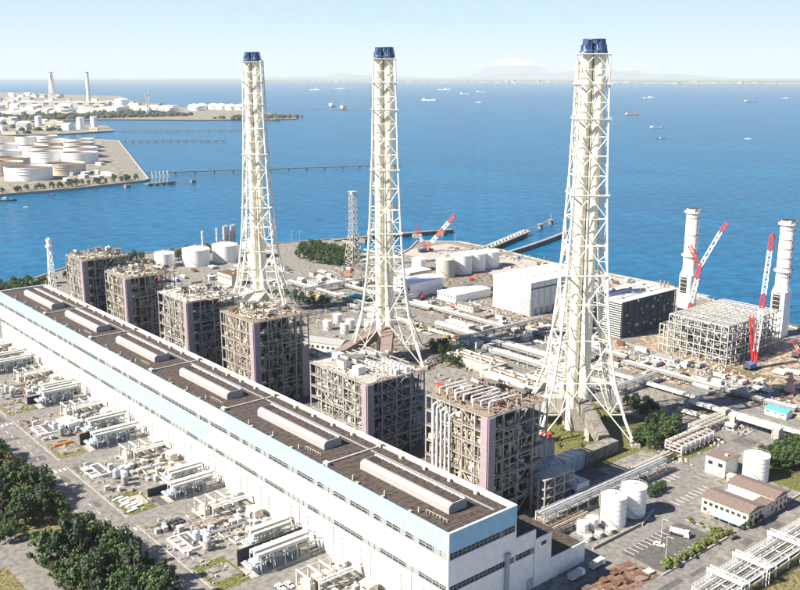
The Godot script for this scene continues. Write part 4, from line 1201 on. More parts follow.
		# low pipe runs over the yard
		for k in 4:
			var p := thing("yard_pipe", "%s pipe run on low sleepers %s" % [["white", "cream", "grey", "rusty"][k], where], "pipe", Vector3(xr - 31.0 - 6.5 * k, 0, -178.0 + 2.0 * k), 0.0, "low yard pipe runs")
			var pm: Material = [M.pipe_white, M.pipe_cream, M.steel_grey, M.rust][k]
			var ln := rg.randf_range(9, 22)
			tube(p, "pipe", Vector3(0, 0.8, 0), Vector3(0, 0.8, ln), 0.35, pm, C12)
			tube(p, "pipe", Vector3(0.9, 0.8, 0), Vector3(0.9, 0.8, ln * 0.7), 0.25, pm, C12)
			tube(p, "pipe", Vector3(0, 0.8, ln), Vector3(-5.0, 0.8, ln), 0.35, pm, C12)
			for q in 4: bx(p, "sleeper", Vector3(0.4, 0.25, ln * q / 4.0 + 0.5), Vector3(2.2, 0.5, 0.4), M.concrete_pale)
		shed("cream gable shed by the hall wall %s" % where, "shed", Vector3(xr - 47, 0, -180), Vector3(5.0, 3.4, 4.0), M.wall_cream, M.wall_cream, true, 0.0, "cream yard sheds")
		shed("flat white kiosk next to the cream shed %s" % where, "kiosk", Vector3(xr - 66.5, 0, -181), Vector3(5.5, 3.6, 4.0), M.pipe_cream, M.wall_white, false, 0.0, "white yard kiosks", "kiosk")
		lamp("yard lamp post by the road %s" % where, Vector3(xr - 35.0, 0, -139.8), 9.0, "yard lamp posts", PI / 2)
	# single pieces seen in the yards
	shed("white flat roof canopy in the fourth yard bay", "canopy", Vector3(-452, 0, -158), Vector3(11, 4.2, 7), M.wall_white, M.wall_white, false, 0.2, "", "canopy")
	pipe_stack("red pipes stacked on the ground beside the yard road", Vector3(-432, 0, -147), PI / 2, 9, 5, 0.22, M.orange)
	for k in 2: car("%s of two white cars beside the nearest pale portal frames" % ["left", "right"][k], Vector3(-251.6 + 0.8 * k, 0, -157.2 - 3.2 * k), 0.1, M.paint_white, "white cars in the yard")
	for k in 4: car("dark car in the short row on the yard bay's asphalt", Vector3(-320.8, 0.03, -145.6 - 2.6 * k), 0.05, M.steel_dark, "dark cars in a row in the yard")
	# white cladding panels laid out on the third bay's lawn
	for k in 7:
		var p := thing("panel_stack", "stack of white panels laid out on the yard lawn", "panel stack", Vector3(-357.0 + 2.4 * k, 0.04, -143.0 - 1.6 * (k % 3)), 0.15, "white panel stacks")
		for q in 3: bx(p, "panel", Vector3(0.1 * q, 0.12 + 0.2 * q, 0), Vector3(1.2, 0.16, 5.0 - 0.4 * q), M.paint_white)

# ---------------------------------------------------------------- near right: tanks, office, car parks, racks
func near_right():
	tank("nearer of two tall white tanks behind the near end of the hall", Vector3(-205.3, 0, -287.0), 5.1, 12.6, M.paint_white, "pair of tall white tanks")
	tank("farther of two tall white tanks, next to the parking bays", Vector3(-205.3, 0, -300.4), 5.1, 12.8, M.paint_white, "pair of tall white tanks")
	for k in 2:
		var t := tank("%s small white tank beside the pair of tall white tanks" % ["left", "right"][k], Vector3(-208.4 + 0.6 * k, 0, -271.6 - 5.0 * k), 2.4, 4.6 + 0.6 * k, M.paint_white, "small white tanks")
	for k in 3: tank("low white dosing tank in front of the tall white tanks", Vector3(-203.0 + 1.0 * k, 0, -268.0 - 5.5 * k), 1.5, 2.2, M.pipe_white, "low dosing tanks")
	var bw := thing("bund_wall", "curved concrete bund wall round the tall white tanks", "wall", Vector3.ZERO)
	for k in 12:
		var a := -0.2 + k * 0.14
		bx(bw, "wall", Vector3(-197.2 + (0.0 if k < 8 else -1.2 * (k - 8)), 0.6, -266.0 - 3.8 * k), Vector3(0.4, 1.2, 4.0), M.concrete_pale, 0.0 if k < 8 else 0.35)
	bx(bw, "footing", Vector3(-205, 0.15, -287), Vector3(16.4, 0.3, 40.0), M.concrete)
	pipe_rack("grey pipe bridge in the hall's shade leading past the tall white tanks", Vector3(-222.4, 0, -262), Vector3(0, 0, -1), 84, 4.5, 6.5, 2, 5, M.steel_pale, [M.steel_pale, M.steel_bluegrey, M.pipe_white], "", 7.0)
	pipe_rack("short pipe rack between the annex and the white tanks", Vector3(-214, 0, -258), Vector3(0, 0, -1), 22, 3.5, 4.0, 2, 4, M.steel_pale, [M.pipe_cream, M.rust], "", 5.5)
	# office: two brown gable roofs side by side with a court between
	var o := thing("office_building", "cream office building with two brown pitched roofs and a court between", "building", Vector3(-188.5, 0, -324.5))
	for k in 2:
		var z0 := 0.0 - 20.5 * k
		bx(o, "wing", Vector3(10.5, 3.4, z0 - 5.5), Vector3(21.0, 6.8, 11.0), M.wall_cream)
		mi(o, "roof", prism(PackedVector2Array([Vector2(0.6, 0), Vector2(-11.6, 0), Vector2(-11.6, 0.25), Vector2(-5.5, 1.6), Vector2(0.6, 0.25)]), Vector3(-0.5, 6.82, z0), Vector3(0, 0, 1), Vector3.UP, Vector3(22.0, 0, 0)), M.brown_roof)
	bx(o, "link", Vector3(18.0, 2.9, -15.7), Vector3(5.6, 5.8, 9.6), M.wall_cream)
	bx(o, "link_roof", Vector3(18.0, 5.95, -15.7), Vector3(6.0, 0.3, 9.4), M.brown_roof)
	bx(o, "court_roof", Vector3(7.0, 3.0, -15.7), Vector3(16.0, 0.3, 9.4), M.wall_cream)
	for k in 8:
		bx(o, "window", Vector3(1.8 + 2.5 * k, 4.6, 0.05), Vector3(1.5, 1.3, 0.14), M.glass_dark)
		if k % 2 == 0: bx(o, "window", Vector3(1.8 + 2.5 * k, 1.7, 0.05), Vector3(1.5, 1.4, 0.14), M.glass_dark)
		else: bx(o, "air_conditioner", Vector3(1.8 + 2.5 * k, 0.8, 0.9), Vector3(1.3, 1.5, 0.9), M.orange if k == 1 else M.wall_cream)
	for z in [-2.5, -6.0, -9.0, -22.5, -26.0, -29.5]:
		for y in [1.8, 4.6]: bx(o, "window", Vector3(21.05, y, z), Vector3(0.14, 1.3, 1.5), M.glass_dark)
	bx(o, "canopy", Vector3(13.0, 2.6, 2.4), Vector3(14.0, 0.25, 4.4), M.steel_bluegrey)
	for k in 4: bx(o, "canopy_post", Vector3(6.8 + 4.1 * k, 1.25, 4.2), Vector3(0.18, 2.5, 0.18), M.steel_grey)
	shed("grey cube-shaped pump house with an outside stair beside the office", "plant building", Vector3(-204.5, 0, -366.5), Vector3(10.0, 8.3, 11.0), M.wall_grey, M.brown_roof, false, 0.0, "", "pump_house")
	tank("squat white tank with a flared rim behind the office", Vector3(-190.5, 0, -371.5), 5.6, 11.5, M.paint_white, "")
	shed("low cream shed at the foot of the flared white tank", "shed", Vector3(-194, 0, -361.5), Vector3(7, 2.6, 4), M.wall_cream, M.wall_cream, true)
	# car park
	car("white car parked alone on the dark car park", Vector3(-182.5, 0.03, -286.0), 0.35, M.paint_white)
	truck("white tank truck parked on the car park by the grass verge", Vector3(-182.0, 0.03, -299.0), 0.3, M.paint_white, M.paint_white, "", true)
	lamp("tall lamp post standing in the car park", Vector3(-175.5, 0, -280.0), 9.0)
	lamp("lamp post at the car park corner by the tank truck", Vector3(-186.0, 0, -292.5), 8.0)
	car("dark car waiting at the junction by the office hedge", Vector3(-166.8, 0.03, -313.5), 1.3, M.steel_dark)
	# lattice pipe rack along the near road
	pipe_rack("wide white pipe rack with handrails along the road at the right edge", Vector3(-147.5, 0, -262), Vector3(0, 0, -1), 120, 11.0, 5.2, 2, 9, M.paint_white, [M.steel_pale, M.pipe_white, M.steel_grey], "", 9.0, true)
	for k in 3:
		var bdg := thing("walkway_bridge", "%s white walkway frame crossing over the wide pipe rack" % ["nearest", "middle", "far"][k], "walkway", Vector3(-147.5, 0, -274.0 - 17.0 * k - (8.0 if k == 2 else 0.0)), 0.0, "walkways over the wide pipe rack")
		bx(bdg, "deck", Vector3(0, 6.9, 0), Vector3(14, 0.3, 2.4), M.paint_white)
		for s in [-1.0, 1.0]:
			bx(bdg, "handrail", Vector3(0, 8.2, s * 1.2), Vector3(14, 0.12, 0.12), M.paint_white)
			bx(bdg, "handrail", Vector3(0, 7.6, s * 1.2), Vector3(14, 0.1, 0.1), M.paint_white)
			for j in 6: bx(bdg, "rail_post", Vector3(-6.9 + 2.76 * j, 7.6, s * 1.2), Vector3(0.14, 1.3, 0.14), M.paint_white)
			for e in [-6.6, 6.6]: bx(bdg, "post", Vector3(e, 3.4, s * 1.0), Vector3(0.3, 6.8, 0.3), M.paint_white)
	# rusty scrap yard at the bottom edge
	for k in 22:
		var m: Material = [M.rust, M.rust, M.steel_pale, M.brown_duct, M.brown_duct][R.randi() % 5]
		var p := thing("steel_plate_stack", "%s steel plates stacked on the rust stained yard" % ("rusty" if m == M.rust or m == M.brown_duct else "pale"), "steel plates", Vector3(R.randf_range(-183, -171), 0.02, R.randf_range(-267, -236)), R.randf_range(-0.2, 0.2), "steel plate stacks")
		for q in 3: bx(p, "plate", Vector3(R.randf_range(-0.2, 0.2), 0.15 + 0.26 * q, 0), Vector3(R.randf_range(2.0, 3.4), 0.2, R.randf_range(1.4, 4.0)), m)
	for k in 2: truck("white flatbed truck parked beside the rust stained yard", Vector3(-188.2, 0.03, -243.0 - 12.0 * k), PI / 2 + 0.05, M.paint_white, M.steel_pale, "flatbed trucks by the scrap yard")
	# pipe yard between the trees and the road
	pipe_rack("white lattice pipe rack in the pipe yard beside the clipped trees", Vector3(-231, 0, -368), Vector3(0, 0, -1), 28, 9.0, 5.6, 3, 6, M.paint_white, [M.pipe_white, M.pipe_cream, M.rust], "", 4.0)
	pipe_rack("pale pipe rack at the far end of the pipe yard", Vector3(-238, 0, -398), Vector3(0, 0, -1), 24, 8.0, 4.6, 2, 6, M.steel_pale, [M.pipe_cream, M.pipe_white], "", 4.0)
	pipe_rack("low rack of cream and rusty pipes leading to the white tanks", Vector3(-229, 0, -336), Vector3(0, 0, -1), 26, 5.0, 2.6, 1, 8, M.steel_pale, [M.pipe_cream, M.rust, M.pipe_white], "", 4.0)
	for k in 14:
		var v := thing("pump_skid", "pale pump skid in the pipe yard", "pump", Vector3(R.randf_range(-240, -225), 0, R.randf_range(-425, -366)), R.randf() * 3.0, "pump skids in the pipe yard")
		bx(v, "base", Vector3(0, 0.2, 0), Vector3(2.6, 0.4, 1.6), M.concrete_pale)
		tube(v, "motor", Vector3(-1.1, 0.95, 0), Vector3(0.2, 0.95, 0), 0.5, M.rust if k % 3 == 0 else M.pipe_white, C12)
		tube(v, "casing", Vector3(0.7, 0.4, 0), Vector3(0.7, 1.6, 0), 0.45, M.pipe_cream, C12)

# ---------------------------------------------------------------- material yards behind the chimneys
func pipeway(label: String, a: Vector3, ln: float, w: float, y: float, group: String) -> Node3D:
	var t := thing("pipeway", label, "pipeline", a, 0.0, group)
	bx(t, "cover", Vector3(ln / 2, y + 0.9, 0), Vector3(ln, 1.3, w), M.duct_grey)
	for k in int(ln / 6.0): bx(t, "joint", Vector3(3.0 + 6.0 * k, y + 0.95, 0), Vector3(0.3, 1.75, w + 0.14), M.steel_pale)
	for k in int(ln / 12.0) + 1:
		for s in [-0.4, 0.4]: bx(t, "post", Vector3(minf(0.4 + 12.0 * k, ln - 0.4), y / 2, s * w), Vector3(0.5, y, 0.5), M.concrete_pale)
	tube(t, "side_pipe", Vector3(0, y + 0.4, w / 2 + 0.6), Vector3(ln, y + 0.4, w / 2 + 0.6), 0.35, M.pipe_cream, C12)
	tube(t, "side_pipe", Vector3(0, y + 0.4, -w / 2 - 0.6), Vector3(ln, y + 0.4, -w / 2 - 0.6), 0.3, M.steel_pale, C12)
	return t

func scatter(x0: float, x1: float, z0: float, z1: float, n: int, where: String, sd: int, bright := 0.6):
	var rg := RandomNumberGenerator.new()
	rg.seed = sd
	var spots := []
	for k in n * 3:
		if spots.size() >= n: break
		var p := Vector3(rg.randf_range(x0, x1), 0.0, rg.randf_range(z0, z1))
		if absf(p.z + 452) < 6.5 or absf(p.z + 408) < 6.0 or absf(p.z + 441) < 4.0 or absf(p.z + 431) < 4.0: continue
		var ok := true
		for q in spots:
			if p.distance_to(q) < 6.0: ok = false
		if ok: spots.append(p)
	for p in spots:
		p.y = 0.03
		var turn := (0.0 if rg.randf() < 0.6 else PI / 2) + rg.randf_range(-0.03, 0.03)
		var pick := rg.randf()
		var g := where
		if pick < 0.24:
			var c := rg.randi() % 6
			container("%s container %s" % [["white", "pale grey", "cream", "blue-grey", "rusty", "dark grey"][c], where], p, turn, [M.paint_white, M.steel_pale, M.wall_cream, M.steel_bluegrey, M.rust, M.steel_dark][c], Vector3(rg.randf_range(4, 9), 2.6, 2.5), "containers " + g)
		elif pick < 0.46:
			var c := rg.randi() % 4
			pipe_stack("%s pipes stacked %s" % [["white", "rusty", "grey", "cream"][c], where], p, turn, rg.randf_range(6, 12), rg.randi_range(3, 6), rg.randf_range(0.25, 0.6), [M.pipe_white, M.rust, M.steel_grey, M.pipe_cream][c], "pipe stacks " + g)
		elif pick < 0.62:
			var c := rg.randi() % 3
			shed("%s site cabin %s" % [["white", "cream", "grey"][c], where], "cabin", p, Vector3(rg.randf_range(5, 12), rg.randf_range(2.6, 4.2), rg.randf_range(3, 6)), [M.wall_white, M.wall_cream, M.wall_grey][c], [M.paint_white, M.steel_pale, M.brown_roof][rg.randi() % 3], rg.randf() < 0.5, turn, "site cabins " + g, "site_cabin")
		elif pick < 0.72:
			var c := rg.randi() % 4
			truck("%s truck parked %s" % [["white", "red", "blue", "white"][c], where], p, turn, [M.paint_white, M.red, M.blue, M.paint_white][c], [M.paint_white, M.steel_grey, M.rust, M.steel_pale][rg.randi() % 4], "trucks " + g)
		elif pick < 0.80:
			var c := rg.randi() % 3
			car("%s car parked %s" % [["white", "grey", "dark"][c], where], p, turn, [M.paint_white, M.steel_pale, M.steel_dark][c], "cars " + g)
		elif pick < 0.84:
			var c := rg.randi() % 3
			excavator("%s excavator %s" % [["red", "yellow", "orange"][c], where], p, rg.randf() * TAU, [M.red, M.yellow, M.orange][c], "excavators " + g)
		elif pick < 0.92:
			var c := rg.randi() % 3
			heap("%s heap %s" % [["pale rubble", "brown earth", "sand"][c], where], p, rg.randf_range(3, 6), rg.randf_range(1.2, 2.6), [M.concrete_pale, M.dirt, M.sand][c], "heaps " + g)
		else:
			var c := rg.randi() % 3
			var t := thing("beam_stack", "%s steel beams %s" % [["rusty", "grey", "white"][c], where], "steel beams", p, turn, "beam stacks " + g)
			for q in 5: bx(t, "beam", Vector3(rg.randf_range(-0.5, 0.5), 0.5 + 0.01 * q, -1.6 + 0.8 * q), Vector3(9.0, 0.5, 0.4), [M.rust, M.steel_grey, M.paint_white][c])
			for q in 3: bx(t, "bearer", Vector3(-3.0 + 3.0 * q, 0.12, 0), Vector3(0.3, 0.24, 4.4), M.bark)

func middle_ground():
	pipeway("white covered pipeway running beyond the nearest chimney towards the site", Vector3(-480, 0, -441.5), 150, 2.4, 1.4, "white covered pipeways")
	pipeway("white covered pipeway stretching from the nearest chimney to the pipe bridge", Vector3(-328, 0, -441.5), 66, 2.6, 1.6, "white covered pipeways")
	pipeway("long white covered pipeway beside the teal roofed shed", Vector3(-262, 0, -433.0), 66, 2.6, 2.2, "white covered pipeways")
	pipeway("white covered pipeway at the right edge beyond the big tree", Vector3(-204, 0, -441.0), 60, 3.0, 2.6, "white covered pipeways")
	pipeway("thin white pipeway behind the low pipe decks", Vector3(-470, 0, -424.5), 170, 2.0, 1.0, "white covered pipeways")
	pipeway("white covered pipeway in front of the pipe bridge at the road", Vector3(-262, 0, -419.0), 34, 2.6, 1.2, "white covered pipeways")
	# long pipe racks and low plant that fill the strip behind the chimneys
	var rk := [[-660, -432, 120, 5.0, 4.0], [-640, -462, 130, 4.0, 3.4], [-520, -466, 96, 4.5, 3.6], [-470, -433, 130, 5.5, 4.2], [-420, -474, 84, 4.0, 3.2], [-400, -418, 90, 4.6, 3.6], [-330, -466, 110, 4.0, 3.0], [-560, -422, 80, 4.0, 3.4]]
	for k in rk.size(): pipe_rack("%s long pipe rack in the strip behind the chimneys, counted from the farthest" % ["first", "second", "fourth", "fifth", "seventh", "sixth", "eighth", "third"][k], Vector3(rk[k][0], 0, rk[k][1]), Vector3(1, 0, 0), rk[k][2], rk[k][3], rk[k][4], 2, 7, M.steel_grey, [M.steel_grey, M.steel_pale, M.wall_grey, M.pipe_cream, M.steel_grey], "long pipe racks behind the chimneys", 8.0)
	var cr := [[-545, -418, 60], [-430, -416, 80], [-352, -418, 46], [-620, -420, 70], [-300, -414, 40]]
	for k in cr.size(): pipe_rack("%s pipe rack crossing the yards towards the sea" % ["second", "third", "fourth", "farthest", "nearest"][k], Vector3(cr[k][0], 0, cr[k][1]), Vector3(0, 0, -1), cr[k][2], 4.0, 5.6, 2, 5, M.steel_grey, [M.steel_grey, M.steel_pale, M.wall_grey], "cross pipe racks", 8.0)
	for k in 10: shed("low flat grey plant room in the strip behind the chimneys", "plant room", Vector3(-640.0 + 36.0 * k, 0, [-446.0, -422.0, -470.0, -426.0, -488.0][k % 5]), Vector3(16 + 4 * (k % 3), 4.5, 7), [M.wall_grey, M.wall_cream, M.steel_pale][k % 3], [M.steel_grey, M.concrete, M.steel_pale][k % 3], false, 0.0, "low plant rooms behind the chimneys", "plant_room")
	# pipe bridge over the road
	var b := thing("pipe_bridge", "white pipe bridge on two box towers spanning the site road", "pipe bridge", Vector3(-232, 0, -424.0))
	for x in [0.0, 24.0]:
		bx(b, "tower", Vector3(x, 2.8, 0), Vector3(3.4, 5.6, 4.2), M.concrete_pale)
		bx(b, "tower_cap", Vector3(x, 5.8, 0), Vector3(4.0, 0.5, 4.8), M.pipe_white)
		for s in [-1.6, 1.6]: bx(b, "pilaster", Vector3(x + s, 2.8, 2.2), Vector3(0.5, 5.4, 0.4), M.concrete_pale)
	bx(b, "span", Vector3(12, 5.2, 0), Vector3(20, 1.6, 3.0), M.pipe_white)
	for k in 6: bx(b, "rib", Vector3(3.5 + 3.4 * k, 5.2, 0), Vector3(0.4, 1.8, 3.2), M.steel_pale)
	for k in 3: tube(b, "pipe", Vector3(-2, 6.4, -1.0 + k), Vector3(26, 6.4, -1.0 + k), 0.3, M.pipe_white, C12)
	var b2 := thing("pipe_bridge", "short pale pipe bridge on a box tower left of the shadowed yard", "pipe bridge", Vector3(-262, 0, -428.0))
	bx(b2, "tower", Vector3(22, 3.0, 0), Vector3(4.4, 6.0, 5.0), M.concrete_pale)
	bx(b2, "tower", Vector3(0, 2.4, 0), Vector3(2.6, 4.8, 3.4), M.concrete_pale)
	bx(b2, "span", Vector3(10.6, 4.4, 0), Vector3(18.4, 1.4, 2.8), M.pipe_white)
	for k in 5: bx(b2, "rib", Vector3(2.8 + 3.9 * k, 4.4, 0), Vector3(0.4, 1.6, 3.0), M.steel_pale)
	shed("shed with a bright teal roof beside the long white pipeway", "shed", Vector3(-224, 0, -455.5), Vector3(12, 3.4, 7), M.wall_white, M.teal, true, 0.0, "")
	shed("dark teal shed in the shadow left of the middle chimney", "shed", Vector3(-571, 0, -440), Vector3(16, 5, 9), M.green, M.teal, true, 0.1, "")
	scatter(-690, -560, -520, -416, 34, "in the yard between the radio pylon and the farthest chimney", 11)
	scatter(-560, -440, -476, -416, 28, "in the yard behind the middle chimney", 12)
	scatter(-440, -330, -500, -416, 34, "in the yard between the middle and nearest chimneys", 13)
	scatter(-560, -420, -505, -458, 18, "on the open ground in front of the big white warehouse", 14)
	scatter(-330, -300, -400, -380, 5, "beside the nearest chimney's lawn", 15)
	scatter(-700, -620, -410, -330, 16, "left of the farthest chimney's feet", 16)
	for k in 9:
		tank("white vessel in the row beside the %s" % ("farthest chimney" if k < 4 else "middle chimney"), Vector3([-655, -648, -664, -640, -505, -512, -498, -520, -530][k], 0, [-352, -366, -372, -338, -376, -386, -392, -372, -388][k]), 3.2, 6.5, M.pipe_white, "white vessels near the %s" % ("farthest chimney" if k < 4 else "middle chimney"), false, "vessel")
	# radio pylon
	var p := thing("radio_pylon", "tall grey lattice radio pylon standing beside the clipped grove", "pylon", Vector3(-684, 0, -521))
	for c in 4:
		var s := Vector2([-1, 1, 1, -1][c], [-1, -1, 1, 1][c])
		var s2 := Vector2([-1, 1, 1, -1][(c + 1) % 4], [-1, -1, 1, 1][(c + 1) % 4])
		var hw := func(y: float) -> float: return 2.7 if y > 40.0 else lerpf(7.5, 2.7, pow(y / 40.0, 0.8))
		for k in 12:
			var y0 := 6.0 * k
			var y1 := 6.0 * (k + 1)
			var a: float = hw.call(y0)
			var e: float = hw.call(y1)
			tube(p, "leg", Vector3(s.x * a, y0, s.y * a), Vector3(s.x * e, y1, s.y * e), 0.3, M.steel_pale)
			tube(p, "brace", Vector3(s.x * a, y0, s.y * a), Vector3(s2.x * e, y1, s2.y * e), 0.18, M.steel_pale)
			tube(p, "brace", Vector3(s2.x * a, y0, s2.y * a), Vector3(s.x * e, y1, s.y * e), 0.18, M.steel_pale)
			tube(p, "girt", Vector3(s.x * e, y1, s.y * e), Vector3(s2.x * e, y1, s2.y * e), 0.2, M.steel_pale)
	bx(p, "platform", Vector3(0, 72.2, 0), Vector3(7.4, 0.4, 7.4), M.steel_pale)
	bx(p, "antenna", Vector3(1.5, 71.0, 3.0), Vector3(1.8, 2.4, 0.6), M.paint_white)
	# radar mast at the far end of the hall
	var r := thing("radar_mast", "white radar mast with a round dome beside the farthest boiler", "mast", Vector3(-747, 0, -258))
	for c in 4:
		var s := Vector2([-1, 1, 1, -1][c], [-1, -1, 1, 1][c])
		var s2 := Vector2([-1, 1, 1, -1][(c + 1) % 4], [-1, -1, 1, 1][(c + 1) % 4])
		for k in 7:
			var a := lerpf(2.6, 1.2, k / 7.0)
			var e := lerpf(2.6, 1.2, (k + 1) / 7.0)
			tube(r, "leg", Vector3(s.x * a, 6.0 * k, s.y * a), Vector3(s.x * e, 6.0 * k + 6.0, s.y * e), 0.32, M.paint_white)
			tube(r, "brace", Vector3(s.x * a, 6.0 * k, s.y * a), Vector3(s2.x * e, 6.0 * k + 6.0, s2.y * e), 0.2, M.paint_white)
	tube(r, "ladder", Vector3(0, 0, 0), Vector3(0, 42, 0), 0.3, M.paint_white)
	cyl(r, "gallery", Vector3(0, 42, 0), 2.9, 1.2, M.paint_white)
	cyl(r, "cabin", Vector3(0, 43.2, 0), 1.9, 2.2, M.paint_white)
	mi(r, "dome", SPH, M.paint_white, xb(Vector3(0, 47.2, 0), Vector3(4.2, 4.4, 4.2)))

# ---------------------------------------------------------------- new plant under construction
func construction():
	# open steel frame
	var t := thing("building_skeleton", "grey steel skeleton of a building under construction beside the tall crane", "steel frame", Vector3(-287.5, 0, -510))
	var nx := 9
	var nz := 12
	var W := 42.5
	var D := 64.0
	var H := 26.3
	for a in nx + 1:
		for b in nz + 1:
			if a > 0 and a < nx and b > 0 and b < nz and (a + b) % 2 == 1: continue
			bx(t, "column", Vector3(-W * a / nx, H / 2, -D * b / nz), Vector3(0.5, H, 0.5), M.scaffold)
	for l in 5:
		var y := H * (l + 1) / 5.0 - 0.2
		for b in nz + 1:
			if l < 4 and b > 0 and b < nz and b % 2 == 0: continue
			bx(t, "beam", Vector3(-W / 2, y, -D * b / nz), Vector3(W, 0.5, 0.35), M.scaffold)
		for a in nx + 1:
			if l < 4 and a > 0 and a < nx and a % 2 == 0: continue
			bx(t, "beam", Vector3(-W * a / nx, y - 0.02, -D / 2), Vector3(0.35, 0.5, D), M.scaffold)
		if l == 1 or l == 2: bx(t, "deck", Vector3(-W / 2, y + 0.35, -D / 2), Vector3(W - 8, 0.2, D - 8), M.steel_dark)
	for k in 18: bx(t, "purlin", Vector3(-W / 2, H + 0.25, -1.2 - 3.6 * k), Vector3(W, 0.3, 0.4), M.scaffold)
	for k in 10: bx(t, "purlin", Vector3(-1.8 - 4.3 * k, H + 0.1, -D / 2), Vector3(0.35, 0.3, D), M.scaffold)
	for a in nx:
		for l in 5:
			if (a + l) % 2 == 0: tube(t, "brace", Vector3(-W * a / nx, H * l / 5.0, 0.1), Vector3(-W * (a + 1) / nx, H * (l + 1) / 5.0, 0.1), 0.2, M.scaffold)
	for b in nz:
		for l in 5:
			if (b + l) % 3 != 0: tube(t, "brace", Vector3(0.1, H * (l + b % 2) / 5.0 if true else 0.0, -D * b / nz), Vector3(0.1, H * (l + 1 - b % 2) / 5.0, -D * (b + 1) / nz), 0.2, M.scaffold)
	var cl := open_st()
	for k in 240:
		jb(cl, Vector3(-R.randf_range(3, W - 3), R.randf_range(2, H - 2), -R.randf_range(3, D - 3)), Vector3(R.randf_range(0.6, 5), R.randf_range(0.4, 2.5), R.randf_range(0.6, 5)))
	stuff(mi(t, "plant_inside", cl.commit(), M.steel_grey))
	var lw := thing("building_skeleton", "lower pale steel frame set against the left of the steel skeleton", "steel frame", Vector3(-331.5, 0, -512))
	for a in 3:
		for b in 6:
			bx(lw, "column", Vector3(-3.2 * a, 9.0, -8.0 * b), Vector3(0.6, 18.0, 0.6), M.steel_pale)
	for l in 4:
		for b in 6: bx(lw, "beam", Vector3(-3.2, 4.4 * (l + 1), -8.0 * b), Vector3(7.0, 0.45, 0.35), M.steel_pale)
		for a in 3: bx(lw, "beam", Vector3(-3.2 * a, 4.4 * (l + 1) - 0.02, -20.0), Vector3(0.35, 0.45, 40.0), M.steel_pale)
	# dark louvred block
	var d := thing("boiler_block", "dark louvred plant block with a pale roof, left of the steel skeleton", "plant building", Vector3(-369.0, 0, -512.0))
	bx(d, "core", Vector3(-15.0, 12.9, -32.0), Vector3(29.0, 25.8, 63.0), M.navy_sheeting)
	for k in 16:
		bx(d, "louvre", Vector3(-15.0, 1.0 + 1.62 * k, 0.3), Vector3(30.0, 0.6, 0.6), M.wall_grey)
	for k in 10: bx(d, "column", Vector3(0.2, 13.0, -0.6 - 7.0 * k), Vector3(0.5, 26.0, 0.5), M.steel_dark)
	for k in 6: bx(d, "beam", Vector3(0.25, 4.3 * (k + 1), -32.0), Vector3(0.4, 0.4, 63.0), M.steel_dark)
	bx(d, "roof", Vector3(-15.0, 26.2, -32.0), Vector3(31.0, 0.6, 65.0), M.wall_white)
	for k in 3: bx(d, "roof_trench", Vector3(-7.0 - 8.0 * k, 26.6, -32.0), Vector3(1.6, 0.5, 60.0), M.steel_grey)
	for k in 9: bx(d, "roof_unit", Vector3(-R.randf_range(4, 27), 27.3, -R.randf_range(6, 58)), Vector3(R.randf_range(1.5, 4), 1.6, R.randf_range(1.5, 4)), M.pipe_cream)
	for k in 3: bx(d, "vent_stack", Vector3(-4.0 - 3.2 * k, 29.0, -60.0), Vector3(0.9, 5.4, 0.9), M.brown_duct)
	var cl2 := open_st()
	for k in 30: jb(cl2, Vector3(0.9, R.randf_range(1, 25), -R.randf_range(3, 62)), Vector3(0.8, R.randf_range(0.4, 2.0), R.randf_range(0.5, 3.0)))
	stuff(mi(d, "side_plant", cl2.commit(), M.steel_bluegrey))
	var hs := thing("boiler_block", "second louvred plant block half hidden behind the nearest chimney", "plant building", Vector3(-404.0, 0, -512.0))
	bx(hs, "core", Vector3(-10.0, 9.0, -24.0), Vector3(20.0, 18.0, 48.0), M.steel_grey)
	for k in 11: bx(hs, "louvre", Vector3(-10.0, 1.0 + 1.6 * k, 0.3), Vector3(20.4, 0.75, 0.6), M.steel_pale)
	bx(hs, "roof", Vector3(-10.0, 18.3, -24.0), Vector3(21.0, 0.5, 49.0), M.concrete_pale)
	# new stacks
	for k in 2:
		var s := thing("exhaust_stack", ["new white exhaust stack beside the red crane and the dark block", "new white exhaust stack with brown rings at the right edge"][k], "chimney", Vector3([-377.0, -303.6][k], 0, -604.5), 0.0, "new white exhaust stacks")
		bx(s, "base", Vector3(0, 16.0, 0), Vector3(9.6, 32.0, 9.6), M.paint_white)
		bx(s, "inlet", Vector3(-1.0, 24.0, 4.9), Vector3(5.4, 12.0, 0.4), M.opening)
		for j in 4: bx(s, "inlet_louvre", Vector3(-1.0, 19.5 + 3.0 * j, 5.2), Vector3(5.6, 0.3, 0.3), M.steel_pale)
		mi(s, "transition", lathe(PackedVector2Array([Vector2(6.2, 32.0), Vector2(4.9, 36.0)]), 32), M.paint_white)
		for j in 7:
			cyl(s, "shell_course", Vector3(0, 36.0 + 6.5 * j, 0), 4.9, 6.45, M.paint_white, C48)
			if k == 1 or j in [1, 3, 5]: mi(s, "ring", lathe(PackedVector2Array([Vector2(4.9, 0), Vector2(5.15, 0), Vector2(5.15, 0.5), Vector2(4.9, 0.5)]), 32), M.brown_duct, Transform3D(Basis.IDENTITY, Vector3(0, 36.0 + 6.5 * j + 6.2, 0)))
		for y in [46.0, 78.6]:
			mi(s, "gallery", lathe(PackedVector2Array([Vector2(4.9, 0), Vector2(6.5, 0), Vector2(6.5, 0.3), Vector2(6.4, 1.3), Vector2(6.3, 1.3), Vector2(6.3, 0.35), Vector2(4.9, 0.35)]), 32), M.pipe_white, Transform3D(Basis.IDENTITY, Vector3(0, y, 0)))
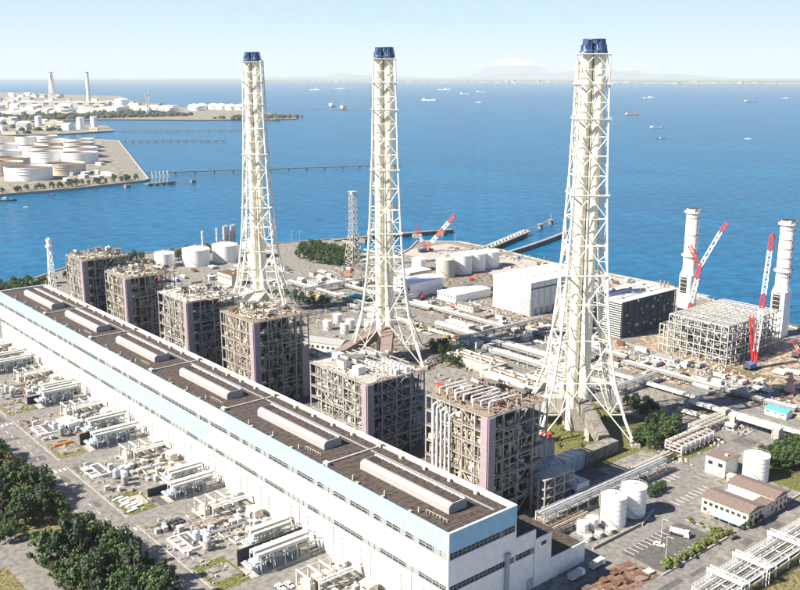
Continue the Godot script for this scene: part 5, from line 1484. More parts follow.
		for j in 12:
			tube(s, "ladder", Vector3(5.4, 33.0 + 4.0 * j, 2.0), Vector3(5.4, 37.0 + 4.0 * j, 3.2), 0.14, M.steel_grey)
			tube(s, "ladder", Vector3(5.4, 33.0 + 4.0 * j, 3.2), Vector3(5.4, 37.0 + 4.0 * j, 2.0), 0.14, M.steel_grey)
		for q in 2: tube(s, "ladder_rail", Vector3(5.4, 33, 2.0 + 1.2 * q), Vector3(5.4, 81, 2.0 + 1.2 * q), 0.16, M.steel_grey)
		cyl(s, "mouth", Vector3(0, 81.5, 0), 4.4, 0.2, M.opening)
		bx(s, "lift_box", Vector3(3.4, 80.6, 4.0), Vector3(2.2, 2.2, 2.2), M.pipe_cream)
	# cranes
	crane("tall crawler crane with a red and white boom in front of the steel skeleton", Vector3(-275.1, 0, -519.3), Vector3(3.0, 84, -4.0), Vector3.ZERO, M.blue, 2.4, [[Vector3(0, 2.4, -1.8), Vector3(-2.2, 34, 2.0), false]])
	crane("red and white crane standing beside the left new stack", Vector3(-371.0, 0, -596.0), Vector3(5.0, 40, -5.0), Vector3.ZERO, M.red, 2.6, [[Vector3(5.0, 40, -5.0), Vector3(14, 66, -14), true], [Vector3(14, 66, -14), Vector3(17, 73, -17), false], [Vector3(5.0, 40, -5.0), Vector3(-1.5, 56, 1.0), false]])
	crane("crawler crane with red and white legs on the quay", Vector3(-699.0, 0, -624.0), Vector3(20, 38, -24), Vector3(-5, 27, 6), M.blue, 3.0)
	crane("red crane lowered at the right edge beyond the teal shed", Vector3(-226.0, 0, -506.0), Vector3(5, 20, -6), Vector3(-4, 15, 5), M.red, 2.2)
	crane("small red crane on the site right of the steel skeleton, by the right edge", Vector3(-268.0, 0, -566.0), Vector3(7, 17, -9), Vector3(-4, 11, 4), M.red, 1.8)
	for k in 3: excavator("red mobile crane by the tanks near the white warehouse", Vector3([-570.0, -503.5, -545.0][k], 0.03, [-566.0, -479.0, -486.0][k]), 0.8 + k, M.red, "red mobile cranes")
	var cn := thing("drill_rig", "pink cone shaped piling rig at the right edge of the site", "piling rig", Vector3(-238.5, 0, -496))
	mi(cn, "cone", lathe(PackedVector2Array([Vector2(3.4, 0.8), Vector2(2.9, 1.8), Vector2(1.0, 10.5), Vector2(0.6, 12.0), Vector2(0, 12.0)]), 16), M.pink)
	bx(cn, "base", Vector3(0, 0.5, 0), Vector3(9, 1.0, 8), M.rust)
	mi(cn, "collar", lathe(PackedVector2Array([Vector2(2.2, 0), Vector2(3.0, 0), Vector2(3.0, 0.5), Vector2(2.0, 0.5)]), 16), M.orange, Transform3D(Basis.IDENTITY, Vector3(0, 7.0, 0)))
	# white warehouse
	var w := thing("warehouse", "big white warehouse with a low pitched roof and grey louvre panels", "warehouse", Vector3(-451.5, 0, -511.0))
	bx(w, "wall", Vector3(-19.5, 12.7, -35.0), Vector3(39.0, 25.4, 70.0), M.wall_white)
	mi(w, "roof", prism(PackedVector2Array([Vector2(0.6, 0), Vector2(-39.6, 0), Vector2(-39.6, 0.4), Vector2(-19.5, 2.2), Vector2(0.6, 0.4)]), Vector3(0, 25.42, 0.6), Vector3.RIGHT, Vector3.UP, Vector3(0, 0, -71.2)), M.paint_white)
	for s in 2:
		for k in 9: bx(w, "skylight", Vector3(-13.0 - 13.0 * s, 27.35, -8.0 - 6.6 * k), Vector3(5.0, 0.5, 1.6), M.pipe_cream if k % 2 == 0 else M.concrete_pale)
	for k in 7:
		bx(w, "louvre_panel", Vector3(-5.6, 2.0 + 1.7 * k, 0.2), Vector3(11.0, 1.0, 0.3), M.steel_grey)
		bx(w, "louvre_panel", Vector3(-35.0, 3.0 + 1.5 * k, 0.2), Vector3(6.0, 0.9, 0.3), M.steel_bluegrey)
	bx(w, "stripe", Vector3(0.1, 20.6, -35.0), Vector3(0.2, 1.0, 68.0), M.steel_dark)
	for k in 9:
		bx(w, "door", Vector3(0.1, 2.6, -6.0 - 6.8 * k), Vector3(0.2, 5.2, 3.0), M.steel_bluegrey)
		bx(w, "pilaster", Vector3(0.12, 12.6, -2.6 - 6.8 * k), Vector3(0.2, 25.0, 0.35), M.wall_grey)
	bx(w, "downpipe", Vector3(-21.0, 18.0, 0.15), Vector3(0.4, 14.0, 0.3), M.steel_grey)
	for k in 3: bx(w, "door", Vector3(-20.0 - 3.4 * k, 2.2, 0.12), Vector3(1.8, 3.0, 0.2), M.steel_grey)
	var wb := shed("white gable building right of the middle chimney, its side in shade", "building", Vector3(-563.5, 0, -496.0), Vector3(23, 12.0, 36), M.wall_white, M.paint_white, false, 0.0, "", "workshop")
	mi(wb, "ridge_roof", prism(PackedVector2Array([Vector2(-11.8, 0), Vector2(11.8, 0), Vector2(0, 2.4)]), Vector3(0, 12.28, 18.4), Vector3.RIGHT, Vector3.UP, Vector3(0, 0, -36.8)), M.paint_white)
	shed("long low white workshop beside the big warehouse", "workshop", Vector3(-528, 0, -516), Vector3(22, 6.5, 40), M.wall_white, M.wall_white, false, 0.0, "", "workshop")
	shed("small white flat roofed plant room behind the gable building", "workshop", Vector3(-612, 0, -535), Vector3(16, 7, 26), M.wall_cream, M.wall_white, false, 0.0, "", "workshop")
	tank("grey banded tank at the left end of the tank row near the quay", Vector3(-598, 0, -560), 8.6, 16.0, M.steel_pale, "tanks near the quay")
	for k in 3: tank("%s big white tank in the row between warehouse and quay" % ["first", "second", "third"][k], Vector3(-600.0 - 2.0 * k, 0, -582.0 - 20.0 * k), 10.0, 17.0 - k, M.paint_white, "tanks near the quay")
	tank("white tank behind the first big tank near the quay", Vector3(-634, 0, -560), 7.0, 11.0, M.paint_white, "tanks near the quay")
	# left tanks on the shore
	tank("small white tank at the left of the shore tanks by trees", Vector3(-805, 0, -386), 9.5, 13.0, M.paint_white, "white tanks on the shore")
	tank("big white tank second from the left on the shore", Vector3(-793, 0, -413), 13.0, 15.5, M.paint_white, "white tanks on the shore")
	tank("big white tank third from the left on the shore", Vector3(-790, 0, -443), 12.5, 16.5, M.paint_white, "white tanks on the shore")
	tank("white tank on the shore half behind the farthest chimney", Vector3(-790, 0, -474), 10.0, 15.0, M.paint_white, "white tanks on the shore")
	tank("small white tank between the shore tanks and the farthest chimney", Vector3(-752, 0, -452), 5.5, 11.0, M.paint_white, "white tanks on the shore")
	for k in 4: tank("slim grey column in the group of four on the shore", Vector3(-868.0 - 3.0 * (k % 2), 0, -487.0 - 4.4 * k), 1.8, 20.0, M.steel_pale, "slim grey columns on the shore", false, "column_vessel")
	tank("lone slim white column on the shore, left", Vector3(-872, 0, -463), 1.2, 16.5, M.pipe_white, "", false, "column_vessel")
	tank("thin white column beside the red shed on the shore", Vector3(-872, 0, -480), 0.9, 18.0, M.pipe_white, "", false, "column_vessel")
	shed("red shed on the shore below the slim columns", "shed", Vector3(-858, 0, -482), Vector3(12, 5, 8), M.red, M.red, true)
	shed("white pump kiosk near the shore at the hall's far end", "kiosk", Vector3(-786, 0, -293), Vector3(4, 9, 4), M.wall_white, M.wall_white)
	scatter(-330, -176, -507, -459, 40, "on the sandy site in front of the steel skeleton", 21)
	scatter(-700, -430, -672, -628, 40, "on the quay", 22)
	scatter(-260, -180, -600, -515, 22, "on the site right of the steel skeleton", 23)
	scatter(-800, -700, -470, -330, 30, "on the ground below the white shore tanks", 24)
	scatter(-560, -420, -625, -586, 14, "behind the big white warehouse", 25)
	scatter(-420, -400, -600, -470, 8, "between the warehouse and the louvred blocks", 26)
	scatter(-800, -690, -590, -530, 14, "by the inlet near the grove", 27)

# ---------------------------------------------------------------- jetties and breakwaters
func coast():
	var j := thing("jetty", "pale jetty on piles running out from the quay with two dolphins", "jetty", Vector3.ZERO)
	var a := Vector3(-668, 0, -682)
	var b := Vector3(-716, 0, -800)
	var d := b - a
	var ry := atan2(-d.z, d.x)
	bx(j, "deck", (a + b) / 2 + Vector3(0, 1.2, 0), Vector3(d.length(), 1.2, 11), M.concrete_pale, ry)
	for k in 15:
		for s in [-4.0, 0.0, 4.0]:
			var q := a.lerp(b, (k + 0.5) / 15.0)
			cyl(j, "pile", q + Vector3(s * 0.93, -5.5, s * 0.37), 0.7, 6.2, M.concrete, C12)
	for k in 12: bx(j, "roof_unit", a.lerp(b, (k + 0.7) / 13.0) + Vector3(2.0, 2.6, 0.5), Vector3(3.2, 1.8, 2.4), M.pipe_cream if k % 2 == 0 else M.steel_grey)
	for k in 3: tube(j, "pipe", a + Vector3(-4 + k, 2.2, 0), b + Vector3(-4 + k, 2.2, 0), 0.35, M.pipe_white, C12)
	var c := Vector3(-748, 0, -880)
	tube(j, "catwalk", b + Vector3(0, 2.4, 0), c + Vector3(0, 2.4, 0), 0.6, M.steel_pale, C12)
	for k in 2:
		var q := b.lerp(c, 0.55 + 0.45 * k)
		cyl(j, "dolphin", q + Vector3(0, -5, 0), 3.0, 7.0, M.concrete, C24)
		cyl(j, "dolphin_cap", q + Vector3(0, 2, 0), 3.4, 0.8, M.concrete_pale, C24)
	tube(j, "light_pole", c + Vector3(0, 2.5, 0), c + Vector3(0, 10, 0), 0.2, M.steel_pale)
	var w := thing("breakwater", "dark narrow breakwater curving out beside the jetty", "breakwater", Vector3.ZERO)
	var pts := [Vector3(-640, 0, -688), Vector3(-650, 0, -728), Vector3(-664, 0, -775), Vector3(-682, 0, -828), Vector3(-700, 0, -885), Vector3(-716, 0, -932)]
	for k in 5:
		var e: Vector3 = pts[k + 1] - pts[k]
		bx(w, "wall", (pts[k] + pts[k + 1]) / 2 + Vector3(0, -1.6, 0), Vector3(e.length() + 1.0, 5.2, 3.6), M.rock, atan2(-e.z, e.x))
		bx(w, "capping", (pts[k] + pts[k + 1]) / 2 + Vector3(0, 1.15, 0), Vector3(e.length() + 1.0, 0.3, 4.2), M.steel_grey, atan2(-e.z, e.x))
	var w2 := thing("breakwater", "straight dark breakwater closing the inlet behind the radio pylon", "breakwater", Vector3.ZERO)
	var p2 := [Vector3(-812, 0, -590), Vector3(-805, 0, -640), Vector3(-792, 0, -690), Vector3(-780, 0, -740)]
	for k in 3:
		var e: Vector3 = p2[k + 1] - p2[k]
		bx(w2, "wall", (p2[k] + p2[k + 1]) / 2 + Vector3(0, -1.4, 0), Vector3(e.length() + 1.0, 5.6, 7.0), M.rock, atan2(-e.z, e.x))
		bx(w2, "capping", (p2[k] + p2[k + 1]) / 2 + Vector3(0, 1.55, 0), Vector3(e.length() + 1.0, 0.3, 7.6), M.concrete, atan2(-e.z, e.x))
	for k in 4:
		var q: Vector3 = p2[0].lerp(p2[3], 0.2 + 0.22 * k)
		bx(w2, "outlet_pier", q + Vector3(8.5, -1.0, -1.0), Vector3(9, 4.4, 5.0), M.concrete, 0.2)
	var rk := open_st()
	for k in 420:
		var s := R.randf()
		var q := Vector3(-300, 0, -631).lerp(Vector3(-460, 0, -684), s) if k < 260 else Vector3(-583, 0, -683).lerp(Vector3(-718, 0, -695), s)
		rk.append_from(BOX, 0, Transform3D(Basis.from_euler(Vector3(R.randf() * 3, R.randf() * 3, R.randf() * 3)) * Basis.from_scale(Vector3(R.randf_range(1.2, 2.8), R.randf_range(1, 2), R.randf_range(1, 2.4))), q + Vector3(R.randf_range(-3, 3), R.randf_range(-2.6, 0.2), R.randf_range(-7, 2))))
	var ro := ground_piece("rock_armour", rk.commit(), M.rock)
	stuff(ro)
	for k in 3:
		lamp("tall floodlight mast on the shore by the inlet", Vector3([-816.0, -812.0, -690.0][k], 0, [-539.0, -546.0, -660.0][k]), 16.0, "floodlight masts on the shore")

# ---------------------------------------------------------------- beyond the water
func far_things():
	# tank island
	var isl := PackedVector2Array([Vector2(-1474, -440), Vector2(-1480, -560), Vector2(-1512, -690), Vector2(-1530, -712), Vector2(-2521, -1090), Vector2(-2760, -985), Vector2(-2980, -880), Vector2(-2980, -300), Vector2(-1700, -300)])
	ground_piece("island_ground", sheet(isl, 0.6), M.far_ground)
	var st := open_st()
	for k in isl.size():
		var a := isl[k]
		var b := isl[(k + 1) % isl.size()]
		var d := b - a
		jb(st, Vector3((a.x + b.x) / 2, -1.0, (a.y + b.y) / 2), Vector3(d.length() + 3, 4.6, 3.0), -atan2(d.y, d.x))
	ground_piece("island_quay_wall", st.commit(), M.concrete_pale)
	ground_piece("island_road", sheet(PackedVector2Array([Vector2(-1535, -706), Vector2(-2518, -1082), Vector2(-2528, -1060), Vector2(-1560, -690)]), 0.7), M.concrete)
	var spots := [[-1668, -552, 40, 22], [-1712, -634, 36, 20], [-1915, -742, 37, 22], [-1985, -700, 36, 22], [-2098, -742, 36, 22], [-2200, -745, 33, 20], [-2052, -796, 36, 22], [-2210, -856, 35, 22], [-2330, -905, 35, 22], [-2376, -850, 34, 20], [-2258, -802, 34, 22], [-2450, -812, 26, 26], [-2486, -878, 28, 24], [-1790, -545, 38, 22], [-2060, -634, 36, 22], [-2270, -700, 36, 22], [-1880, -590, 36, 22]]
	var names := ["nearest white oil tank with an open rusty top on the tank island", "cream oil tank behind the nearest one on the tank island", "front tank of the right hand column on the tank island", "second oil tank of the middle column on the tank island", "third oil tank of the middle column on the tank island", "fourth oil tank of the middle column on the tank island", "second tank of the right hand column on the tank island", "third tank of the right hand column on the tank island", "fourth tank of the right hand column on the tank island", "oil tank in the back row left of the right hand column", "fifth oil tank of the middle column on the tank island", "left of the two tall white tanks at the island's back", "right of the two tall white tanks at the island's back", "front oil tank cut by the left edge on the island", "middle oil tank cut by the left edge on the island", "rear oil tank cut by the left edge on the island", "oil tank just behind the front one at the left edge"]
	var k := 0
	for s in spots:
		tank(names[k], Vector3(s[0], 0.6, s[1]), s[2], s[3], M.paint_white if k % 3 != 1 else M.wall_cream, "oil tanks on the island", true, "oil_tank")
		k += 1
	var rg := RandomNumberGenerator.new()
	rg.seed = 71
	for q in 26:
		var f := rg.randf()
		shed("small industrial shed on the tank island", "shed", Vector3(lerpf(-1540, -2420, f), 0.6, lerpf(-640, -1000, f) + rg.randf_range(-10, 110)), Vector3(rg.randf_range(8, 22), rg.randf_range(3, 7), rg.randf_range(6, 14)), M.wall_grey, M.wall_white, false, rg.randf(), "sheds on the tank island")
	# ship berth off the island
	var be := thing("loading_berth", "loading berth with white loading arms off the tank island", "berth", Vector3(-1459, -3, -700))
	bx(be, "platform", Vector3(0, 3.4, 0), Vector3(14, 2.0, 52), M.concrete)
	for q in 8: cyl(be, "pile", Vector3(-4 + 8 * (q % 2), -3, -22 + 6 * q), 1.2, 6.0, M.concrete, C12)
	for q in 5:
		tube(be, "loading_arm", Vector3(0, 4, -14 + 7 * q), Vector3(0, 24, -14 + 7 * q), 0.7, M.steel_pale, C12)
		tube(be, "loading_arm", Vector3(0, 24, -14 + 7 * q), Vector3(5, 12, -14 + 7 * q), 0.5, M.steel_pale)
	for q in 4: bx(be, "mooring_dolphin", Vector3(2, 2.0, -60 + 40 * q), Vector3(8, 6, 8), M.concrete)
	bx(be, "catwalk", Vector3(-2, 4.5, 0), Vector3(1.6, 0.5, 130), M.steel_grey)
	# long jetty and moles
	var lines := [["long dark pipe jetty crossing the bay behind the chimneys", "jetty", Vector3(-1625, 0, -752), Vector3(-1440, 0, -1225), 5.0, 1.0], ["thin dark mole off the back of the tank island", "breakwater", Vector3(-2500, 0, -1090), Vector3(-2330, 0, -1330), 8.0, 1.2], ["pale low mole in front of the far industrial shore", "breakwater", Vector3(-2960, 0, -1280), Vector3(-2700, 0, -1700), 10.0, 1.0], ["far pipe trestle ending in two loading berths", "jetty", Vector3(-4700, 0, -2900), Vector3(-3940, 0, -3170), 10.0, 6.0]]
	for l in lines:
		var t := thing("sea_jetty", l[0], l[1], Vector3.ZERO)
		var a: Vector3 = l[2]
		var b: Vector3 = l[3]
		var d := b - a
		bx(t, "deck", (a + b) / 2 + Vector3(0, l[5], 0), Vector3(d.length(), 1.6, l[4]), M.rock, atan2(-d.z, d.x))
		for q in 14: cyl(t, "pile", a.lerp(b, (q + 0.5) / 14.0) + Vector3(0, -6, 0), 1.2, 6.0 + l[5], M.rock, C12)
	for q in 2:
		var t := thing("loading_berth", "%s far loading berth on the trestle beyond the farthest chimney" % ["left", "right"][q], "berth", Vector3([-4560.0, -4180.0][q], -3, [-3320.0, -3120.0][q]))
		bx(t, "platform", Vector3(0, 6, 0), Vector3(40, 4, 30), M.concrete)
		for e in 4: bx(t, "leg", Vector3(-16 + 32 * (e % 2), 0, -10 + 20 * (e / 2)), Vector3(4, 9, 4), M.concrete)
		bx(t, "house", Vector3(0, 14, 0), Vector3(26, 14, 18), M.wall_cream if q == 1 else M.wall_white)
		tube(t, "mast", Vector3(0, 20, 0), Vector3(0, 44, 0), 1.0, M.steel_pale)
	# nearer industrial spit, far shore with woods and works
	ground_piece("industrial_spit", sheet(PackedVector2Array([Vector2(-2930, -1085), Vector2(-2990, -1285), Vector2(-3330, -1400), Vector2(-4300, -1100), Vector2(-4300, -400), Vector2(-3000, -700)]), 0.6), M.far_ground)
	ground_piece("far_shore", sheet(PackedVector2Array([Vector2(-3820, -1600), Vector2(-3500, -1860), Vector2(-3400, -2060), Vector2(-3340, -2250), Vector2(-3660, -2440), Vector2(-3860, -2470), Vector2(-4420, -2680), Vector2(-4760, -2660), Vector2(-5300, -2560), Vector2(-6700, -3020), Vector2(-8200, -3600), Vector2(-10500, -3500), Vector2(-14000, -3000), Vector2(-14000, 500), Vector2(-3900, 500)]), 0.6), M.far_ground)
	var fr := RandomNumberGenerator.new()
	fr.seed = 91
	for q in 210:
		var spit := q < 70
		var p := Vector3.ZERO
		if spit: p = Vector3(fr.randf_range(-3900, -3000), 0.6, 0)
		if spit: p.z = lerpf(-760, -1260, fr.randf()) + (p.x + 3000) * 0.06
		else:
			var f := fr.randf()
			p = Vector3(lerpf(-4300, -9500, f * f), 0.6, 0)
			p.z = lerpf(-1250, -2250, fr.randf()) + (p.x + 4300) * 0.20
		var big := 0.75 if spit else 1.15
		var s := Vector3(fr.randf_range(18, 70) * big, fr.randf_range(8, 20) * (1.0 if spit else 1.3), fr.randf_range(16, 50) * big)
		var c := fr.randi() % 5
		shed("%s works building on the %s" % [["white", "cream", "grey", "white", "brown roofed"][c], "nearer industrial spit" if spit else "far industrial shore"], "factory", p, s, [M.wall_white, M.wall_cream, M.wall_grey, M.wall_white, M.wall_cream][c], [M.wall_white, M.steel_pale, M.steel_grey, M.paint_white, M.brown_roof][c], fr.randf() < 0.5, fr.randf_range(0.3, 0.9), "works buildings on the %s" % ("nearer spit" if spit else "far shore"), "factory_building")
	shed("very long pale turbine hall below the two far chimneys", "power plant", Vector3(-5350, 0.6, -2010), Vector3(520, 36, 60), M.wall_grey, M.wall_white, false, atan2(-TR.y, TR.x), "", "far_turbine_hall")
	for q in 2:
		var t := thing("far_chimney", ["left of the two far chimneys across the bay", "right of the two far chimneys across the bay"][q], "chimney", Vector3([-6175.0, -6022.0][q], 0, [-2242.0, -2422.0][q]), 0.0, "far chimneys across the bay")
		if q == 0:
			for e in 4:
				var s := Vector2(-1 + 2 * (e % 2), -1 + 2 * (e / 2))
				tube(t, "leg", Vector3(s.x * 19, 0, s.y * 19), Vector3(s.x * 8, 196, s.y * 8), 2.2, M.paint_cream)
			for y in range(0, 190, 24):
				var aa := lerpf(19, 8, y / 196.0)
				var bb := lerpf(19, 8, (y + 24) / 196.0)
				tube(t, "brace", Vector3(-aa, y, aa), Vector3(bb, y + 24, bb), 1.4, M.paint_cream)
				tube(t, "brace", Vector3(aa, y, -aa), Vector3(bb, y + 24, bb), 1.4, M.paint_cream)
			cyl(t, "flue", Vector3(-4, 0, 0), 5.5, 200, M.paint_cream)
			cyl(t, "flue", Vector3(6, 0, 2), 5.5, 200, M.paint_cream)
		else:
			mi(t, "shell", lathe(PackedVector2Array([Vector2(15, 0), Vector2(12, 80), Vector2(10.5, 200)]), 24), M.paint_cream)
		cyl(t, "cap", Vector3(0, 199, 0), 11.0, 6.0, M.steel_dark)
	var ft := [["white storage silo", -3380.0, -1170.0, 12.0, 38.0], ["left white twin silo on the spit", -3160.0, -1235.0, 13.0, 38.0], ["right white twin silo on the spit", -3140.0, -1275.0, 12.0, 40.0], ["pale gas tank on the far shore", -5300.0, -2330.0, 42.0, 44.0]]
	for f in ft: tank(f[0] if f[0] != "white storage silo" else "lone white silo on the nearer spit", Vector3(f[1], 0.6, f[2]), f[3], f[4], M.paint_white, "far white silos", false, "silo")
	for q in 7:
		var t := thing("gas_holder", "white domed tank on the tip of the far shore", "tank", [Vector3(-4579, 0.6, -2419), Vector3(-4640, 0.6, -2500), Vector3(-4600, 0.6, -2550), Vector3(-4530, 0.6, -2560), Vector3(-4440, 0.6, -2565), Vector3(-4400, 0.6, -2600), Vector3(-4480, 0.6, -2380)][q], 0.0, "white domed tanks on the far tip")
		mi(t, "shell", lathe(PackedVector2Array([Vector2(32, 0), Vector2(32, 16), Vector2(29, 24), Vector2(18, 30), Vector2(0, 33)]), 28), M.paint_white)
		mi(t, "rim", lathe(PackedVector2Array([Vector2(32, 16), Vector2(33.5, 16), Vector2(33.5, 17.5), Vector2(32, 17.5)]), 28), M.steel_pale)
	for q in 4:
		var t := thing("steel_mast", "thin white mast among the far woods", "mast", Vector3([-4200.0, -4050.0, -5600.0, -4700.0][q], 0.6, [-1980.0, -1900.0, -2650.0, -1700.0][q]), 0.0, "far masts")
		tube(t, "pole", Vector3(0, 0, 0), Vector3(0, 95, 0), 2.2, M.steel_pale, C12)
		bx(t, "head", Vector3(0, 92, 0), Vector3(9, 4, 9), M.steel_pale)
	# woods along the far shore: one mass of crowns
	var wd := open_st()
	for q in 900:
		var f := fr.randf()
		var p := Vector3(lerpf(-3880, -4500, fr.randf()), 4.0, 0)
		p.z = lerpf(-1150, -2080, f) - (p.x + 3880) * 0.55 * -1.0 * (0.2 if f < 0.5 else 0.1)
		if q > 760: p = Vector3(fr.randf_range(-3620, -3420), 4.0, fr.randf_range(-2360, -1980))
		if q > 830: p = Vector3(lerpf(-3000, -3900, fr.randf()), 4.0, fr.randf_range(-1180, -800))
		var s := fr.randf_range(14, 34)
		wd.append_from(SPH, 0, Transform3D(Basis(Vector3.UP, fr.randf() * 6.0) * Basis.from_scale(Vector3(s, s * fr.randf_range(0.45, 0.8), s)), p))
	stuff(ground_piece("far_woods", wd.commit(), M.far_wood))
	# opposite coast: land strip, tiny city blocks, hills
	ground_piece("opposite_coast", sheet(PackedVector2Array([Vector2(-42000, -9000), Vector2(-27000, -17500), Vector2(-19000, -20000), Vector2(-14200, -18200), Vector2(-8500, -19500), Vector2(-3000, -22000), Vector2(-3000, -88000), Vector2(-88000, -88000)]), 2.0), M.far_wood)
	var ct := open_st()
	for q in 1500:
		var f := fr.randf()
		var p: Vector3 = Vector3(-27000, 0, -17700).lerp(Vector3(-14200, 0, -18500), f * 1.0) if q < 700 else Vector3(-14200, 0, -18400).lerp(Vector3(-4500, 0, -21600), f)
		p += Vector3(fr.randf_range(-900, 100), 0, fr.randf_range(-1300, -30))
		var h := fr.randf_range(8, 34) * (1.0 if fr.randf() < 0.93 else 2.4)
		ct.append_from(BOX, 0, xb(p + Vector3(0, h / 2, 0), Vector3(fr.randf_range(30, 160), h, fr.randf_range(30, 120)), fr.randf()))
	stuff(ground_piece("opposite_city", ct.commit(), M.far_city))
	ridge("hills", 62000.0, 240, 470, 3, 160.0, 420.0)
	ridge("hills", 66000.0, 440, 740, 9, 420.0, 760.0)
	snow_peak()

func aim(px: float, dist: float) -> Vector3:
	var a := atan((px - 400.0) / 919.6)
	var d := Vector2(TF.x * cos(a) + TR.x * sin(a), TF.y * cos(a) + TR.y * sin(a))
	return Vector3(d.x * dist, 0, d.y * dist)

func ridge(n: String, dist: float, x0: int, x1: int, sd: int, lo: float, hi: float):
	var nz := FastNoiseLite.new()
	nz.seed = sd
	nz.frequency = 0.012
	nz.fractal_octaves = 4
	var st := open_st()
	st.set_smooth_group(1)
	var rows := 7
	var g := func(px: float, r: int) -> Vector3:
		var f := r / float(rows - 1)
		var env := clampf((px - x0) / 90.0, 0.0, 1.0) * clampf((x1 - px) / 120.0, 0.0, 1.0)
		var p := aim(px, dist + f * 3500.0)
		p.y = sin(f * PI * 0.5) * env * lerpf(lo, hi, clampf(0.5 + nz.get_noise_1d(px) * 1.3, 0.0, 1.0)) * (1.0 + 0.2 * nz.get_noise_2d(px * 4.0, r * 30.0)) - 5.0
		return p
	for i in range(x0, x1, 6):
		for r in rows - 1:
			var a: Vector3 = g.call(i, r)
			var b: Vector3 = g.call(i + 6, r)
			var c: Vector3 = g.call(i + 6, r + 1)
			var d: Vector3 = g.call(i, r + 1)
			face(st, [a, b, c], Vector3.UP)
			face(st, [a, c, d], Vector3.UP)
	st.generate_normals()
	ground_piece(n, st.commit(), M.hill)

func snow_peak():
	var m := mat("mountain", Color.WHITE, 0.9)
	m.vertex_color_use_as_albedo = true
	var st := open_st()
	st.set_smooth_group(1)
	var c := aim(510, 80000)
	var nz := FastNoiseLite.new()
	nz.seed = 4
	nz.frequency = 0.0016
	var prof := [[0.0, 1700.0], [340.0, 1685.0], [700.0, 1560.0], [1150.0, 1400.0], [1600.0, 1220.0], [2200.0, 1000.0], [3000.0, 560.0], [4000.0, -10.0]]
	var n := 48
	var g := func(k: int, i: int) -> Vector3:
		var a := TAU * i / n
		var r: float = prof[k][0]
		var p := Vector3(cos(a) * r, 0, sin(a) * r)
		p.y = prof[k][1] + (0.0 if k < 1 else 45.0 * nz.get_noise_2d(p.x, p.z))
		return c + p
	for k in prof.size() - 1:
		for i in n:
			var q := [g.call(k, i), g.call(k, i + 1), g.call(k + 1, i + 1), g.call(k + 1, i)]
			for t in [[0, 1, 2], [0, 2, 3]]:
				var v := [q[t[0]], q[t[1]], q[t[2]]]
				var nn: Vector3 = (v[1] - v[0]).cross(v[2] - v[0])
				if nn.length() < 0.01: continue
				for w in ([0, 1, 2] if nn.y < 0.0 else [0, 2, 1]):
					var y: float = v[w].y
					st.set_color(Color(0.85, 0.86, 0.88) if y + 60.0 * nz.get_noise_2d(v[w].x * 3.0, v[w].z * 3.0) > 1180.0 else Color(0.07, 0.085, 0.085))
					st.add_vertex(v[w])
	st.generate_normals()
	ground_piece("mountain", st.commit(), m)

# ---------------------------------------------------------------- trees
func leaf_mass(sd: int, r: float, h: float, y0: float, clumps: int, per: int, col: Color, leaf: float, cone := 0.0) -> ArrayMesh:
	var rg := RandomNumberGenerator.new()
	rg.seed = sd
	var st := open_st()
	st.set_smooth_group(-1)
	for k in clumps:
		var a := rg.randf() * TAU
		var v := rg.randf()
		var rr := r * sqrt(rg.randf()) * lerpf(1.0, 1.0 - cone, v) * (0.55 + 0.45 * sin(PI * clampf(v + 0.15, 0, 1)))
		var c := Vector3(cos(a) * rr, y0 + v * h, sin(a) * rr)
		var cr := r * rg.randf_range(0.18, 0.42) * lerpf(1.0, 1.0 - cone * 0.6, v)
		var tint := rg.randf_range(0.62, 1.65)
		var warm := rg.randf_range(-0.10, 0.06)
		for j in per:
			var d := Vector3(rg.randfn(), rg.randfn() * 0.8, rg.randfn()).normalized()
			var p := c + d * cr * pow(rg.randf(), 0.35)
			var n := (d + Vector3(rg.randf_range(-0.7, 0.7), rg.randf_range(-0.2, 0.9), rg.randf_range(-0.7, 0.7))).normalized()
			var x := n.cross(Vector3(rg.randf() - 0.5, rg.randf() - 0.5, rg.randf() - 0.5)).normalized()
			var z := x.cross(n)
			var s := leaf * rg.randf_range(0.6, 1.3)
			var t := tint * rg.randf_range(0.85, 1.15)
			st.set_color(Color(col.r * t * (1.0 + warm), col.g * t, col.b * t))
			var q := [p - x * s, p + z * s * 0.7, p + x * s, p - z * s * 0.7]
			face(st, [q[0], q[1], q[2]], n)
			face(st, [q[0], q[2], q[3]], n)
	st.generate_normals()
	return st.commit()

func make_tree(n: String, label: String, sd: int, h: float, r: float, col: Color, key: String, cone := 0.0, dens := 22) -> Node3D:
	var t := thing(n, label, "tree", Vector3(0, -500, 0))
	var rg := RandomNumberGenerator.new()
	rg.seed = sd
	var st := open_st()
	var top := Vector3(rg.randf_range(-0.4, 0.4), h * 0.72, rg.randf_range(-0.4, 0.4))
	st.append_from(lathe(PackedVector2Array([Vector2(h * 0.032, 0), Vector2(h * 0.024, h * 0.2), Vector2(h * 0.016, h * 0.5), Vector2(h * 0.006, h * 0.75)]), 8), 0, Transform3D.IDENTITY)
	mi(t, "trunk", st.commit(), M.bark)
	for k in 6:
		var a := TAU * k / 6.0 + rg.randf()
		var y := h * rg.randf_range(0.25, 0.6)
		tube(t, "limb", Vector3(0, y, 0), Vector3(cos(a) * r * 0.7, y + h * 0.16, sin(a) * r * 0.7), h * 0.009, M.bark)
	mi(t, "crown", leaf_mass(sd, r, h * 0.72, h * 0.22, dens, 46, col, 0.42, cone), M[key])
	return t

